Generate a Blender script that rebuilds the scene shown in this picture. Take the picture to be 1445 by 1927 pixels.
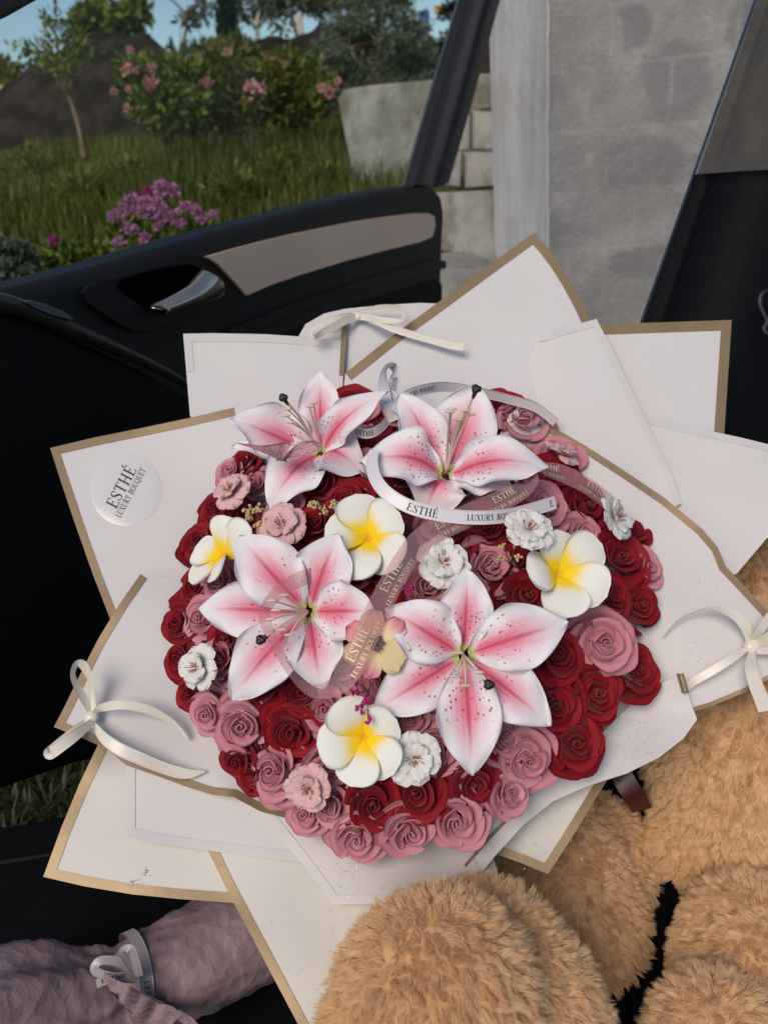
import bpy, bmesh, math, random
import numpy as np
from mathutils import Vector, Matrix, noise
from mathutils.geometry import delaunay_2d_cdt
random.seed(7); RNG = np.random.default_rng(7)
R = math.radians
for o in list(bpy.data.objects): bpy.data.objects.remove(o)
scene = bpy.context.scene
COL = scene.collection

# ------------------------------------------------------------------ camera
FPX = 1480.0                       # focal length in photograph pixels (1445 x 1927)
PITCH, ROLL = R(25), math.asin(0.0967)
CAM = np.array([0, 0, 1.05])
FW = np.array([0, math.cos(PITCH), -math.sin(PITCH)])
_u0 = np.array([0, math.sin(PITCH), math.cos(PITCH)]); _r0 = np.array([1.0, 0, 0])
RT = _r0*math.cos(ROLL) - _u0*math.sin(ROLL)
UP = _u0*math.cos(ROLL) + _r0*math.sin(ROLL)
cd = bpy.data.cameras.new('camera'); cam = bpy.data.objects.new('camera', cd); COL.objects.link(cam)
cam.matrix_world = Matrix(((RT[0], UP[0], -FW[0], CAM[0]), (RT[1], UP[1], -FW[1], CAM[1]), (RT[2], UP[2], -FW[2], CAM[2]), (0, 0, 0, 1)))
cd.sensor_fit = 'VERTICAL'; cd.sensor_height = 24.0; cd.lens = 24.0*FPX/1927
cd.clip_start = 0.02; cd.clip_end = 500
cd.dof.use_dof = True; cd.dof.focus_distance = 0.70; cd.dof.aperture_fstop = 4.6
scene.camera = cam

# ------------------------------------------------------------------ light
SUN_AZ, SUN_EL = R(-153), R(44)      # azimuth measured from +Y towards +X
w = bpy.data.worlds.new('World'); scene.world = w; w.use_nodes = True
nt = w.node_tree; bg = nt.nodes['Background']
sky = nt.nodes.new('ShaderNodeTexSky'); sky.sky_type = 'NISHITA'; sky.sun_disc = False
sky.sun_elevation = SUN_EL; sky.sun_rotation = SUN_AZ
sky.air_density = 1.0; sky.dust_density = 0.45; sky.ozone_density = 1.5
nt.links.new(sky.outputs[0], bg.inputs[0]); bg.inputs[1].default_value = 0.085
sd = bpy.data.lights.new('sun', 'SUN'); sun = bpy.data.objects.new('sun', sd); COL.objects.link(sun)
sd.energy = 2.2; sd.angle = R(32); sd.color = (1.0, 0.85, 0.71)
sv = Vector((math.sin(SUN_AZ)*math.cos(SUN_EL), math.cos(SUN_AZ)*math.cos(SUN_EL), math.sin(SUN_EL)))
sun.rotation_euler = sv.to_track_quat('Z', 'Y').to_euler()
scene.view_settings.view_transform = 'Standard'; scene.view_settings.look = 'None'
scene.view_settings.exposure = 0.10; scene.view_settings.gamma = 1.0
scene.render.engine = 'CYCLES'
scene.cycles.max_bounces = 8; scene.cycles.transparent_max_bounces = 12

# ------------------------------------------------------------------ maths helpers
def nrm(v):
    v = np.asarray(v, float); return v/(np.linalg.norm(v)+1e-12)
def ray(x, y): return FW + (x-722.5)/FPX*RT - (y-963.5)/FPX*UP
def at(x, y, d): return CAM + d*ray(x, y)
def on_plane(x, y, p0, n):
    r = ray(x, y); return CAM + r*(np.dot(np.asarray(p0)-CAM, n)/np.dot(r, n))
def project(P):
    P = np.atleast_2d(P)-CAM; d = P@FW
    return 722.5+FPX*(P@RT)/d, 963.5-FPX*(P@UP)/d, d
# bouquet frame
BD = 0.74
BC = at(785, 1185, BD)
_n0 = -nrm(ray(785, 1185)); _v0 = nrm(UP-np.dot(UP, _n0)*_n0)
TILT = R(17)
BN = _n0*math.cos(TILT)+_v0*math.sin(TILT); BV = _v0*math.cos(TILT)-_n0*math.sin(TILT); BU = np.cross(BV, BN)
DOME_R, DOME_H = 0.222, 0.072
SPH = (DOME_R**2+DOME_H**2)/(2*DOME_H); SC = BC+BN*(DOME_H-SPH)
def dome(x, y, lift=0.0):
    """point on the flower dome seen through photograph pixel, and the outward normal"""
    r = nrm(ray(x, y)); oc = CAM-SC; rad = SPH+lift
    b = np.dot(oc, r); c = np.dot(oc, oc)-rad*rad; disc = b*b-c
    if disc > 0:
        p = CAM+r*(-b-math.sqrt(disc))
        if np.dot(p-BC, BN) > -0.012+lift*0.6: return p, nrm(p-SC)
    p = on_plane(x, y, BC+BN*(-0.012+lift*0.6), BN); q = p-BC; q = nrm(q-np.dot(q, BN)*BN)
    return p, nrm(BN*0.78+q*0.55)
def wpt(x, y, base, slope=0.10):
    """point on a shallow cone of wrapping paper; base = height over the bouquet's rim plane"""
    wv = base
    for _ in range(5):
        p = on_plane(x, y, BC+BN*wv, BN); q = p-BC; rho = np.linalg.norm(q-np.dot(q, BN)*BN)
        wv = base+slope*(rho-0.22)
    return p
def catmull(P, k=8):
    P = np.asarray(P, float); Q = np.vstack([2*P[0]-P[1], P, 2*P[-1]-P[-2]]); out = []
    for i in range(1, len(Q)-2):
        for t in np.linspace(0, 1, k, endpoint=False):
            a, b, c, d = Q[i-1], Q[i], Q[i+1], Q[i+2]
            out.append(.5*((2*b)+(c-a)*t+(2*a-5*b+4*c-d)*t*t+(3*b-a-3*c+d)*t**3))
    out.append(Q[-2]); return np.array(out)

# ------------------------------------------------------------------ object helpers
def tag(o, label=None, cat=None, group=None, kind=None):
    if label: o['label'] = label
    if cat: o['category'] = cat
    if group: o['group'] = group
    if kind: o['kind'] = kind
    return o
def thing(name, label, cat, loc, group=None):
    o = bpy.data.objects.new(name, None); COL.objects.link(o); o.location = Vector(loc); o.empty_display_size = .02
    return tag(o, label, cat, group)
def world_loc(o):
    v = np.zeros(3)
    while o is not None: v += np.array(o.location); o = o.parent
    return v
def mk(name, V, F, mat, parent=None, smooth=True, uv=None, local=False, label=None, col=None):
    """link one mesh object; V in world space unless local"""
    V = np.asarray(V, float).reshape(-1, 3)
    if parent is not None and not local: V = V-world_loc(parent)
    me = bpy.data.meshes.new(name)
    if isinstance(F, np.ndarray):
        k = F.shape[1]; me.vertices.add(len(V)); me.vertices.foreach_set('co', V.astype(np.float32).ravel())
        me.loops.add(F.size); me.loops.foreach_set('vertex_index', F.astype(np.int32).ravel())
        me.polygons.add(len(F)); me.polygons.foreach_set('loop_start', np.arange(0, F.size, k, dtype=np.int32))
        me.update(calc_edges=True)
    else:
        me.from_pydata([tuple(v) for v in V], [], F); me.update()
    if smooth: me.polygons.foreach_set('use_smooth', [True]*len(me.polygons))
    if uv is not None:
        l = me.uv_layers.new(name='UVMap'); li = np.zeros(len(me.loops), np.int32); me.loops.foreach_get('vertex_index', li)
        l.data.foreach_set('uv', np.asarray(uv, np.float32)[li].ravel())
    if col is not None:
        a = me.attributes.new('tone', 'FLOAT', 'POINT'); a.data.foreach_set('value', np.asarray(col, np.float32))
    if mat is not None: me.materials.append(mat)
    o = bpy.data.objects.new(name, me); COL.objects.link(o)
    if parent is not None: o.parent = parent
    if label: o['label'] = label
    return o
def grid(P, th=0.0):
    """(n,m,3) grid -> V,F,UV; th > 0 closes it into a sheet of that thickness"""
    n, m, _ = P.shape
    ss, tt = np.meshgrid(np.linspace(0, 1, n), np.linspace(0, 1, m), indexing='ij'); uv = np.stack([ss, tt], -1).reshape(-1, 2)
    idx = np.arange(n*m).reshape(n, m)
    F = np.stack([idx[:-1, :-1], idx[1:, :-1], idx[1:, 1:], idx[:-1, 1:]], -1).reshape(-1, 4)
    V = P.reshape(-1, 3)
    if th <= 0: return V, F, uv
    du = np.gradient(P, axis=0); dv = np.gradient(P, axis=1); N = np.cross(du, dv)
    N /= (np.linalg.norm(N, axis=-1, keepdims=True)+1e-12); N = N.reshape(-1, 3); o = n*m
    V2 = np.vstack([V+N*th/2, V-N*th/2]); F2 = [F, F[:, ::-1]+o]
    def rim(a): return np.stack([a[:-1], a[:-1]+o, a[1:]+o, a[1:]], -1)
    for a in (idx[0, ::-1], idx[-1], idx[:, 0], idx[::-1, -1]): F2.append(rim(a)[:, ::-1])
    return V2, np.vstack(F2), np.vstack([uv, uv])
def slab(name, pts, off, mat, parent, bev=0.0, seg=3, label=None, smooth=True):
    """polygon extruded along off, edges rounded"""
    pts = [np.asarray(p, float) for p in pts]; n = len(pts)
    bm = bmesh.new(); base = world_loc(parent) if parent is not None else np.zeros(3)
    a = [bm.verts.new(p-base) for p in pts]; b = [bm.verts.new(p+off-base) for p in pts]
    bm.faces.new(a); bm.faces.new(b[::-1])
    for i in range(n): bm.faces.new((a[i], b[i], b[(i+1) % n], a[(i+1) % n]))
    bmesh.ops.recalc_face_normals(bm, faces=bm.faces)
    if bev > 0:
        es = [e for e in bm.edges if (e.verts[0] in a and e.verts[1] in a)]
        bmesh.ops.bevel(bm, geom=es, offset=bev, segments=seg, affect='EDGES', profile=.5, clamp_overlap=True)
    me = bpy.data.meshes.new(name); bm.to_mesh(me); bm.free()
    if smooth:
        me.polygons.foreach_set('use_smooth', [True]*len(me.polygons))
        me.set_sharp_from_angle(angle=R(40))
    me.materials.append(mat); o = bpy.data.objects.new(name, me); COL.objects.link(o); o.parent = parent
    if label: o['label'] = label
    return o
def tube_geo(P, rad, k=6):
    P = np.asarray(P, float); n = len(P); rad = np.broadcast_to(rad, n); T = np.gradient(P, axis=0); V = []
    ref = np.array([.31, .2, .93]); 
    for i in range(n):
        t = nrm(T[i]); s = np.cross(t, ref); s = nrm(s) if np.linalg.norm(s) > .1 else nrm(np.cross(t, [1, 0, 0])); b = np.cross(t, s)
        for j in range(k):
            a = 2*math.pi*j/k; V.append(P[i]+rad[i]*(s*math.cos(a)+b*math.sin(a)))
    V.append(P[0]); V.append(P[-1]); F = []
    for i in range(n-1):
        for j in range(k):
            F.append((i*k+j, i*k+(j+1) % k, (i+1)*k+(j+1) % k, (i+1)*k+j))
    for j in range(k):
        F.append((n*k, (j+1) % k, j)); F.append((n*k+1, (n-1)*k+j, (n-1)*k+(j+1) % k))
    return np.array(V), F
class MB:
    def __init__(s): s.V = []; s.F = []; s.n = 0
    def add(s, V, F):
        s.V.append(np.asarray(V, float)); s.F += [tuple(int(i)+s.n for i in f) for f in F]; s.n += len(V)
    def tube(s, P, r, k=6): s.add(*tube_geo(P, r, k))
    def ball(s, c, r, sub=1):
        v, f = ICO[sub]; s.add(np.asarray(c)+v*np.asarray(r), f)
    def build(s, name, mat, parent, smooth=True, label=None, local=False): return mk(name, np.vstack(s.V), s.F, mat, parent, smooth, label=label, local=local)
ICO = {}
for k in (1, 2, 3):
    bm = bmesh.new(); bmesh.ops.create_icosphere(bm, subdivisions=k, radius=1); bm.verts.index_update()
    ICO[k] = (np.array([v.co[:] for v in bm.verts]), [tuple(v.index for v in f.verts) for f in bm.faces]); bm.free()
def box_geo(p0, ex, ey, ez):
    p0 = np.asarray(p0, float); ex, ey, ez = [np.asarray(e, float) for e in (ex, ey, ez)]
    V = [p0+a*ex+b*ey+c*ez for c in (0, 1) for b in (0, 1) for a in (0, 1)]
    return np.array(V), [(0, 2, 3, 1), (4, 5, 7, 6), (0, 1, 5, 4), (2, 6, 7, 3), (0, 4, 6, 2), (1, 3, 7, 5)]

# ------------------------------------------------------------------ materials
class NT:
    def __init__(s, name):
        s.m = bpy.data.materials.new(name); s.m.use_nodes = True; s.t = s.m.node_tree; s.b = s.t.nodes['Principled BSDF']; s.out = s.t.nodes['Material Output']
    def n(s, typ, **kw):
        x = s.t.nodes.new('ShaderNode'+typ)
        for k, v in kw.items(): setattr(x, k, v)
        return x
    def l(s, a, b): s.t.links.new(a, b)
    def val(s, sock, v):
        if hasattr(v, 'is_output'): s.l(v, sock)
        else: sock.default_value = v
    def math(s, op, a, b=0.0, clamp=False):
        x = s.n('Math', operation=op); x.use_clamp = clamp; s.val(x.inputs[0], a); s.val(x.inputs[1], b); return x.outputs[0]
    def mix(s, f, a, b):
        x = s.n('Mix', data_type='RGBA'); s.val(x.inputs[0], f)
        s.val(x.inputs[6], a if hasattr(a, 'is_output') else (*a, 1)); s.val(x.inputs[7], b if hasattr(b, 'is_output') else (*b, 1)); return x.outputs[2]
    def smooth(s, v, a, b):
        x = s.n('MapRange', interpolation_type='SMOOTHSTEP'); s.val(x.inputs[0], v); x.inputs[1].default_value = a; x.inputs[2].default_value = b; return x.outputs[0]
    def noise(s, vec, scale, detail=4, rough=.55, dist=0.0):
        x = s.n('TexNoise'); x.inputs['Scale'].default_value = scale; x.inputs['Detail'].default_value = detail; x.inputs['Roughness'].default_value = rough; x.inputs['Distortion'].default_value = dist
        if vec is not None: s.l(vec, x.inputs['Vector'])
        return x.outputs['Fac']
    def obj(s): return s.n('TexCoord').outputs['Object']
    def uv(s):
        x = s.n('SeparateXYZ'); s.l(s.n('UVMap').outputs[0], x.inputs[0]); return x.outputs[0], x.outputs[1]
    def comb(s, a, b, c=0.0):
        x = s.n('CombineXYZ'); s.val(x.inputs[0], a); s.val(x.inputs[1], b); s.val(x.inputs[2], c); return x.outputs[0]
    def bump(s, h, strength=.3, dist=.01):
        x = s.n('Bump'); x.inputs['Strength'].default_value = strength; x.inputs['Distance'].default_value = dist; s.l(h, x.inputs['Height']); s.l(x.outputs[0], s.b.inputs['Normal'])
    def set(s, color=None, rough=.5, metal=0.0, spec=.5, sheen=0.0, sss=0.0, coat=0.0):
        b = s.b
        if color is not None: s.val(b.inputs['Base Color'], color if hasattr(color, 'is_output') else (*color, 1))
        s.val(b.inputs['Roughness'], rough); b.inputs['Metallic'].default_value = metal; b.inputs['Specular IOR Level'].default_value = spec
        b.inputs['Sheen Weight'].default_value = sheen; b.inputs['Coat Weight'].default_value = coat
        if sss: b.inputs['Subsurface Weight'].default_value = sss; b.inputs['Subsurface Scale'].default_value = .004
        return s.m
def lin(r, g, b): return tuple((c/255/12.92 if c/255 <= .04045 else ((c/255+.055)/1.055)**2.4) for c in (r, g, b))
M = {}
def simple(name, c, rough=.5, metal=0, spec=.5, var=.12, scale=30, bump=0, bscale=200, sheen=0, sss=0, coat=0):
    t = NT(name); o = t.obj(); f = t.noise(o, scale)
    c2 = tuple(min(1, x*(1+var)) for x in c); c1 = tuple(x*(1-var) for x in c)
    if bump: t.bump(t.noise(o, bscale, 3), bump, .002)
    M[name] = t.set(t.mix(t.smooth(f, .3, .7), c1, c2), rough, metal, spec, sheen, sss, coat); return M[name]
def foam(name, c1, c2):
    t = NT(name); o = t.n('ObjectInfo'); g = t.obj()
    cc = t.mix(t.math('MULTIPLY', o.outputs['Random'], .9), c1, c2)
    cc = t.mix(t.math('MULTIPLY', t.smooth(t.noise(g, 2.5), .35, .7), .25), cc, tuple(x*.75 for x in c1))
    t.bump(t.noise(g, 40, 2), .08, .02)
    M[name] = t.set(cc, .68, 0, .25, .10); M[name].node_tree.nodes['Principled BSDF'].inputs['Sheen Roughness'].default_value = .4
foam('red_foam', (.21, .003, .011), (.31, .006, .018))
foam('pink_foam', (.58, .225, .275), (.66, .30, .35))
# lily
t = NT('lily'); s_, t_ = t.uv(); a = t.math('MULTIPLY', t.math('ABSOLUTE', t.math('SUBTRACT', t_, .5)), 2.0)
streak = t.noise(t.comb(t.math('MULTIPLY', s_, 2.5), t.math('MULTIPLY', t_, 26), t.n('ObjectInfo').outputs['Random']), 1.0, 5, .65)
blot = t.noise(t.comb(t.math('MULTIPLY', s_, 4), t.math('MULTIPLY', t_, 5), t.n('ObjectInfo').outputs['Random']), 1.0, 3)
across = t.smooth(t.math('ADD', a, t.math('MULTIPLY', t.math('SUBTRACT', blot, .5), .5)), .80, .10)
along = t.math('MULTIPLY', t.smooth(s_, .98, .42), t.smooth(s_, -.05, .15))
pink = t.math('MULTIPLY', t.math('MULTIPLY', across, along), t.math('ADD', .42, t.math('MULTIPLY', streak, .85)), True)
col = t.mix(pink, (.84, .79, .82), (.77, .17, .27))
rib = t.math('MULTIPLY', t.smooth(a, .11, .02), t.smooth(s_, .93, .5))
col = t.mix(t.math('MULTIPLY', rib, .65), col, (.46, .02, .06))
core = t.math('MULTIPLY', t.smooth(a, .42, .0), t.math('MULTIPLY', t.smooth(s_, .75, .25), t.smooth(s_, .02, .16)))
col = t.mix(t.math('MULTIPLY', core, .40), col, (.62, .035, .10))
vo = t.n('TexVoronoi'); vo.inputs['Scale'].default_value = 1.0; vo.inputs['Randomness'].default_value = .8
t.l(t.comb(t.math('MULTIPLY', s_, 17), t.math('MULTIPLY', t_, 11), t.math('MULTIPLY', t.n('ObjectInfo').outputs['Random'], 40)), vo.inputs['Vector'])
dots = t.math('MULTIPLY', t.smooth(vo.outputs['Distance'], .27, .18), t.math('MULTIPLY', t.smooth(s_, .62, .46), t.math('MULTIPLY', t.smooth(a, .08, .18), t.smooth(a, .88, .78))))
col = t.mix(t.math('MULTIPLY', dots, .75), col, (.28, .006, .03))
col = t.mix(t.smooth(s_, .10, .02), col, (.50, .52, .16))
t.bump(t.noise(t.comb(t.math('MULTIPLY', s_, 4), t.math('MULTIPLY', t_, 40)), 1.0, 2), .30, .002)
M['lily'] = t.set(col, .6, 0, .22, 0, .12)
# plain-backed frangipani
t = NT('frangipani'); s_, t_ = t.uv()
n_ = t.noise(t.comb(t.math('MULTIPLY', s_, 3), t.math('MULTIPLY', t_, 14)), 1.0, 4)
y = t.smooth(t.math('ADD', s_, t.math('MULTIPLY', t.math('SUBTRACT', n_, .5), .28)), .52, .20)
col = t.mix(y, (.84, .825, .75), (.92, .64, .012)); col = t.mix(t.smooth(s_, .16, .02), col, (.75, .40, .02))
M['frangipani'] = t.set(col, .7, 0, .18, 0, .15)
def crepe(name, c, cin):
    t = NT(name); s_, t_ = t.uv(); n_ = t.noise(t.comb(t.math('MULTIPLY', s_, 4), t.math('MULTIPLY', t_, 22), t.n('ObjectInfo').outputs['Random']), 1.0, 3)
    col = t.mix(t.smooth(s_, .45, .05), c, cin); col = t.mix(t.math('MULTIPLY', n_, .25), col, tuple(x*.8 for x in c))
    t.bump(n_, .5, .003); M[name] = t.set(col, .75, 0, .3, .1, .1)
crepe('crepe_white', (.84, .81, .78), (.78, .66, .62)); crepe('crepe_pink', (.80, .50, .50), (.74, .38, .40))
crepe('crepe_cream', (.78, .62, .36), (.74, .55, .30))
t = NT('cream_pink'); s_, t_ = t.uv(); M['cream_pink'] = t.set(t.mix(t.smooth(s_, .35, .95), (.80, .66, .40), (.66, .22, .30)), .7, 0, .3, 0, .1)
simple('stamen_brown', (.34, .15, .09), .6); simple('anther_cream', (.72, .55, .40), .6); simple('filament', (.80, .66, .55), .45, sss=.1)
simple('filament_green', (.58, .62, .30), .45); simple('stigma', (.022, .014, .016), .35); simple('dry_beige', (.56, .42, .22), .8); simple('magenta', (.46, .008, .16), .7); simple('stem_brown', (.16, .09, .05), .7)
simple('flower_core', (.16, .07, .10), .8); simple('foam_base', (.10, .012, .02), .9)
simple('dirt', (.30, .24, .17), .9, spec=.1); simple('ink', (.012, .012, .014), .5); simple('gold_foil', (.85, .70, .46), .4, .3)
# paper
def paper(name, c, rough=.5, trans=.12):
    t = NT(name); o = t.obj(); f = t.noise(o, 9, 3); f2 = t.noise(o, 420, 2)
    col = t.mix(t.smooth(f, .35, .7), c, tuple(x*.965 for x in c)); t.bump(t.math('ADD', t.math('MULTIPLY', f2, .06), t.noise(o, 14, 2, .5, .4)), .12, .006)
    m = t.set(col, rough, 0, .4)
    tr = t.n('BsdfTranslucent'); t.l(col, tr.inputs[0]); mx = t.n('MixShader'); mx.inputs[0].default_value = trans
    t.l(t.b.outputs[0], mx.inputs[1]); t.l(tr.outputs[0], mx.inputs[2]); t.l(mx.outputs[0], t.out.inputs[0]); M[name] = m
paper('paper_white', (.745, .725, .715)); paper('paper_ivory', (.75, .73, .675)); paper('paper_film', (.70, .68, .675), .42); paper('sticker', (.77, .755, .75), .2)
t = NT('paper_gold'); o = t.obj(); t.bump(t.noise(o, 120, 2), .06, .003)
M['paper_gold'] = t.set(t.mix(t.noise(o, 25), (.26, .19, .112), (.34, .255, .15)), .42, .3, .4)
t = NT('glitter'); M['glitter'] = t.set((.32, .31, .32), .3, .8, .5)
# ribbons
def satin(name, c):
    t = NT(name); s_, t_ = t.uv(); wv = t.n('TexNoise'); wv.inputs['Scale'].default_value = 1.0; wv.inputs['Detail'].default_value = 2
    t.l(t.comb(t.math('MULTIPLY', s_, 500), t.math('MULTIPLY', t_, 8)), wv.inputs['Vector'])
    e = t.math('MULTIPLY', t.math('ABSOLUTE', t.math('SUBTRACT', t_, .5)), 2.0)
    t.bump(t.math('ADD', t.math('MULTIPLY', wv.outputs['Fac'], .5), t.math('MULTIPLY', t.smooth(e, .78, .95), 1.5)), .35, .001)
    m = t.set(t.mix(t.math('MULTIPLY', wv.outputs['Fac'], .2), c, tuple(x*.8 for x in c)), .30, 0, .6, .2); t.b.inputs['Anisotropic'].default_value = .6; M[name] = m
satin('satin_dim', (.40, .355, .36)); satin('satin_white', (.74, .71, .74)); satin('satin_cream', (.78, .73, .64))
t = NT('organza'); tr = t.n('BsdfTransparent'); tr.inputs[0].default_value = (.92, .74, .76, 1); m = t.set((.60, .37, .40), .4, 0, .5, .3)
mx = t.n('MixShader'); mx.inputs[0].default_value = .34; t.l(tr.outputs[0], mx.inputs[1]); t.l(t.b.outputs[0], mx.inputs[2]); t.l(mx.outputs[0], t.out.inputs[0]); M['organza'] = m
t = NT('butterfly'); s_, t_ = t.uv(); vo = t.n('TexVoronoi', feature='DISTANCE_TO_EDGE'); t.l(t.comb(t.math('MULTIPLY', s_, 2.2), t.math('MULTIPLY', t_, 9)), vo.inputs['Vector']); vo.inputs['Scale'].default_value = 1.0
tr = t.n('BsdfTransparent'); m = t.set(t.mix(t.smooth(vo.outputs['Distance'], .07, .02), (.60, .33, .37), (.36, .15, .17)), .35, 0, .5)
mx = t.n('MixShader'); mx.inputs[0].default_value = .80; t.l(tr.outputs[0], mx.inputs[1]); t.l(t.b.outputs[0], mx.inputs[2]); t.l(mx.outputs[0], t.out.inputs[0]); M['butterfly'] = m
# crinkled tissue
t = NT('tissue'); o = t.obj(); n1 = t.noise(o, 45, 5, .6, .2); n2 = t.noise(o, 130, 4, .6, .8); vv = t.n('TexVoronoi'); vv.inputs['Scale'].default_value = 1.0; vm = t.n('VectorMath', operation='MULTIPLY_ADD'); t.l(o, vm.inputs[0]); vm.inputs[1].default_value = (70, 70, 70); nv_ = t.n('TexNoise'); nv_.inputs['Scale'].default_value = 30; t.l(o, nv_.inputs[0]); t.l(nv_.outputs['Color'], vm.inputs[2]); t.l(vm.outputs[0], vv.inputs['Vector']); t.bump(t.math('ADD', vv.outputs['Distance'], t.math('MULTIPLY', n2, .5)), .42, .005)
M['tissue'] = t.set(t.mix(n1, (.225, .155, .172), (.29, .205, .222)), .55, 0, .4)
# fur
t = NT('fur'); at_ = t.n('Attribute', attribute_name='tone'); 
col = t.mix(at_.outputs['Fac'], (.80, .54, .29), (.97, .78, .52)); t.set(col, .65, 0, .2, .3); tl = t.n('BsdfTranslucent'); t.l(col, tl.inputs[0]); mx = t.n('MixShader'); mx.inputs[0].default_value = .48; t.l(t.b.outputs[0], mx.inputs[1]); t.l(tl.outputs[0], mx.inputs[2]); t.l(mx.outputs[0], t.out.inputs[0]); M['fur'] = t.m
simple('fur_skin', (.52, .33, .17), .9)
simple('burgundy_satin', (.07, .010, .014), .4)
# car
simple('car_trim', (.008, .0085, .010), .55, spec=.25, bump=.25, bscale=900); simple('car_trim_dark', (.0035, .0035, .0042), .7, spec=.2, bump=.2, bscale=700)
simple('trim_painted_sheen', (.026, .023, .022), .42, spec=.4); simple('car_seat', (.0035, .0035, .0045), .95, spec=.12, bump=.3, bscale=600); simple('rubber', (.008, .009, .011), .45); simple('recess_shade_black', (.0015, .0015, .002), 1.0, spec=.02)
simple('silver_trim', (.86, .64, .50), .32, .10, var=.04, scale=3); simple('chrome_satin', (.46, .42, .40), .25, .8, var=.05)
simple('pillar_cloth', (.075, .073, .068), .95, spec=.2, bump=.5, bscale=1200); simple('frame_grey', (.075, .082, .095), .35, var=.2, scale=12)
simple('pillar_leather', (.0028, .0035, .005), .6, spec=.10, bump=.4, bscale=500)
t = NT('glass'); tr = t.n('BsdfTransparent'); tr.inputs[0].default_value = (.94, .98, .96, 1); gl = t.n('BsdfGlossy'); gl.inputs['Roughness'].default_value = .02
mx = t.n('MixShader'); mx.inputs[0].default_value = .008; t.l(tr.outputs[0], mx.inputs[1]); t.l(gl.outputs[0], mx.inputs[2]); t.l(mx.outputs[0], t.out.inputs[0]); M['glass'] = t.m
# outside
def soil(name, a, b, sc):
    t = NT(name); o = t.obj(); f = t.noise(o, sc, 8, .65); t.bump(t.noise(o, sc*3, 6, .7), .8, .06); M[name] = t.set(t.mix(t.smooth(f, .35, .7), a, b), .95, 0, .2)
soil('turf', (.020, .030, .010), (.045, .060, .018), 3); soil('soil', (.018, .013, .010), (.060, .044, .033), 4)
def leafm(name, a, b, tr=.25):
    t = NT(name); at_ = t.n('Attribute', attribute_name='tone'); col = t.mix(at_.outputs['Fac'], a, b); t.set(col, .55, 0, .35)
    x = t.n('BsdfTranslucent'); t.l(col, x.inputs[0]); mx = t.n('MixShader'); mx.inputs[0].default_value = tr
    t.l(t.b.outputs[0], mx.inputs[1]); t.l(x.outputs[0], mx.inputs[2]); t.l(mx.outputs[0], t.out.inputs[0]); M[name] = t.m
leafm('grass', (.030, .062, .010), (.25, .25, .045)); leafm('leaf_mid', (.045, .085, .014), (.26, .29, .055)); leafm('leaf_olive', (.06, .085, .018), (.27, .26, .06))
leafm('lawn_shade_tinted', (.012, .020, .006), (.060, .070, .022)); leafm('leaf_dark', (.012, .026, .012), (.03, .055, .022)); leafm('leaf_blue', (.07, .10, .07), (.24, .28, .18)); leafm('leaf_pale', (.08, .10, .06), (.20, .22, .13)); leafm('leaf_grey', (.07, .09, .06), (.19, .22, .15))  # lawn colour is darkened to carry the shade under the car door
leafm('petal_phlox', (.42, .15, .33), (.62, .30, .50)); leafm('petal_peony', (.62, .24, .24), (.80, .46, .42)); leafm('petal_white', (.6, .6, .55), (.8, .8, .75)); leafm('petal_yellow', (.6, .42, .02), (.8, .6, .05)); leafm('petal_cherry', (.28, .01, .12), (.42, .03, .20))
simple('bark', (.17, .12, .07), .9, var=.3, scale=20, bump=.5, bscale=60); simple('bark_white', (.55, .52, .46), .8, var=.2); simple('orange_sun_tint', (.62, .30, .07), .8); simple('blue_paint', (.015, .07, .22), .5); simple('wood_post', (.50, .42, .32), .8)
# ------------------------------------------------------------------ door plane
HB = 0.118
def on_z(x, y, z): r = ray(x, y); return CAM+r*((z-CAM[2])/r[2])
DA = on_z(0, 545, CAM[2]-HB); DB = on_z(830, 350, CAM[2]-HB)
DT = nrm((DB-DA)*np.array([1, 1, 0])); DN = np.array([DT[1], -DT[0], 0])         # horizontal, towards the camera
if np.dot(CAM-DA, DN) < 0: DN = -DN
def dr(x, y, off=0.0): return on_plane(x, y, DA+DN*off, DN)
def drp(pts, off=0.0): return [dr(x, y, off) for x, y in pts]
# plaster wall material: trowelled cement with damp repair patches (positions on the wall face)
WK = at(1031, 300, 2.9); WK[2] = 0; WK3 = at(1750, 300, 2.75); WK3[2] = 0
WT = nrm(WK3-WK); WNn = np.array([-WT[1], WT[0], 0.])
if np.dot(CAM-WK, WNn) < 0: WNn = -WNn
t = NT('plaster'); o = t.n('TexCoord').outputs['Object']
mapx = t.n('VectorMath', operation='DOT_PRODUCT'); t.l(o, mapx.inputs[0]); mapx.inputs[1].default_value = tuple(WT)
sp = t.n('SeparateXYZ'); t.l(o, sp.inputs[0]); wx, wz = mapx.outputs['Value'], sp.outputs[2]
nd = t.math('MULTIPLY', t.math('SUBTRACT', t.noise(o, 7, 4), .5), .16)
mask = None
for (px, py, hw, hh) in ((1160, 165, 62, 66), (1105, 315, 85, 48), (1300, 60, 42, 42), (1303, 142, 34, 30), (1305, 208, 44, 34), (1080, 60, 30, 40), (1230, 320, 40, 30), (1110, 500, 60, 30), (1360, 120, 40, 90)):
    c = on_plane(px, py, WK, WNn); ux = np.dot(c, WT); uz = c[2]; d = np.dot(c-CAM, FW)/FPX
    ax = t.math('DIVIDE', t.math('ABSOLUTE', t.math('ADD', t.math('SUBTRACT', wx, float(ux)), nd)), float(hw*d)); az = t.math('DIVIDE', t.math('ABSOLUTE', t.math('ADD', t.math('SUBTRACT', wz, float(uz)), nd)), float(hh*d))
    rr = t.math('POWER', t.math('ADD', t.math('POWER', ax, 3.0), t.math('POWER', az, 3.0)), .333)
    mm = t.smooth(rr, 1.2, .75); mask = mm if mask is None else t.math('MAXIMUM', mask, mm)
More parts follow.
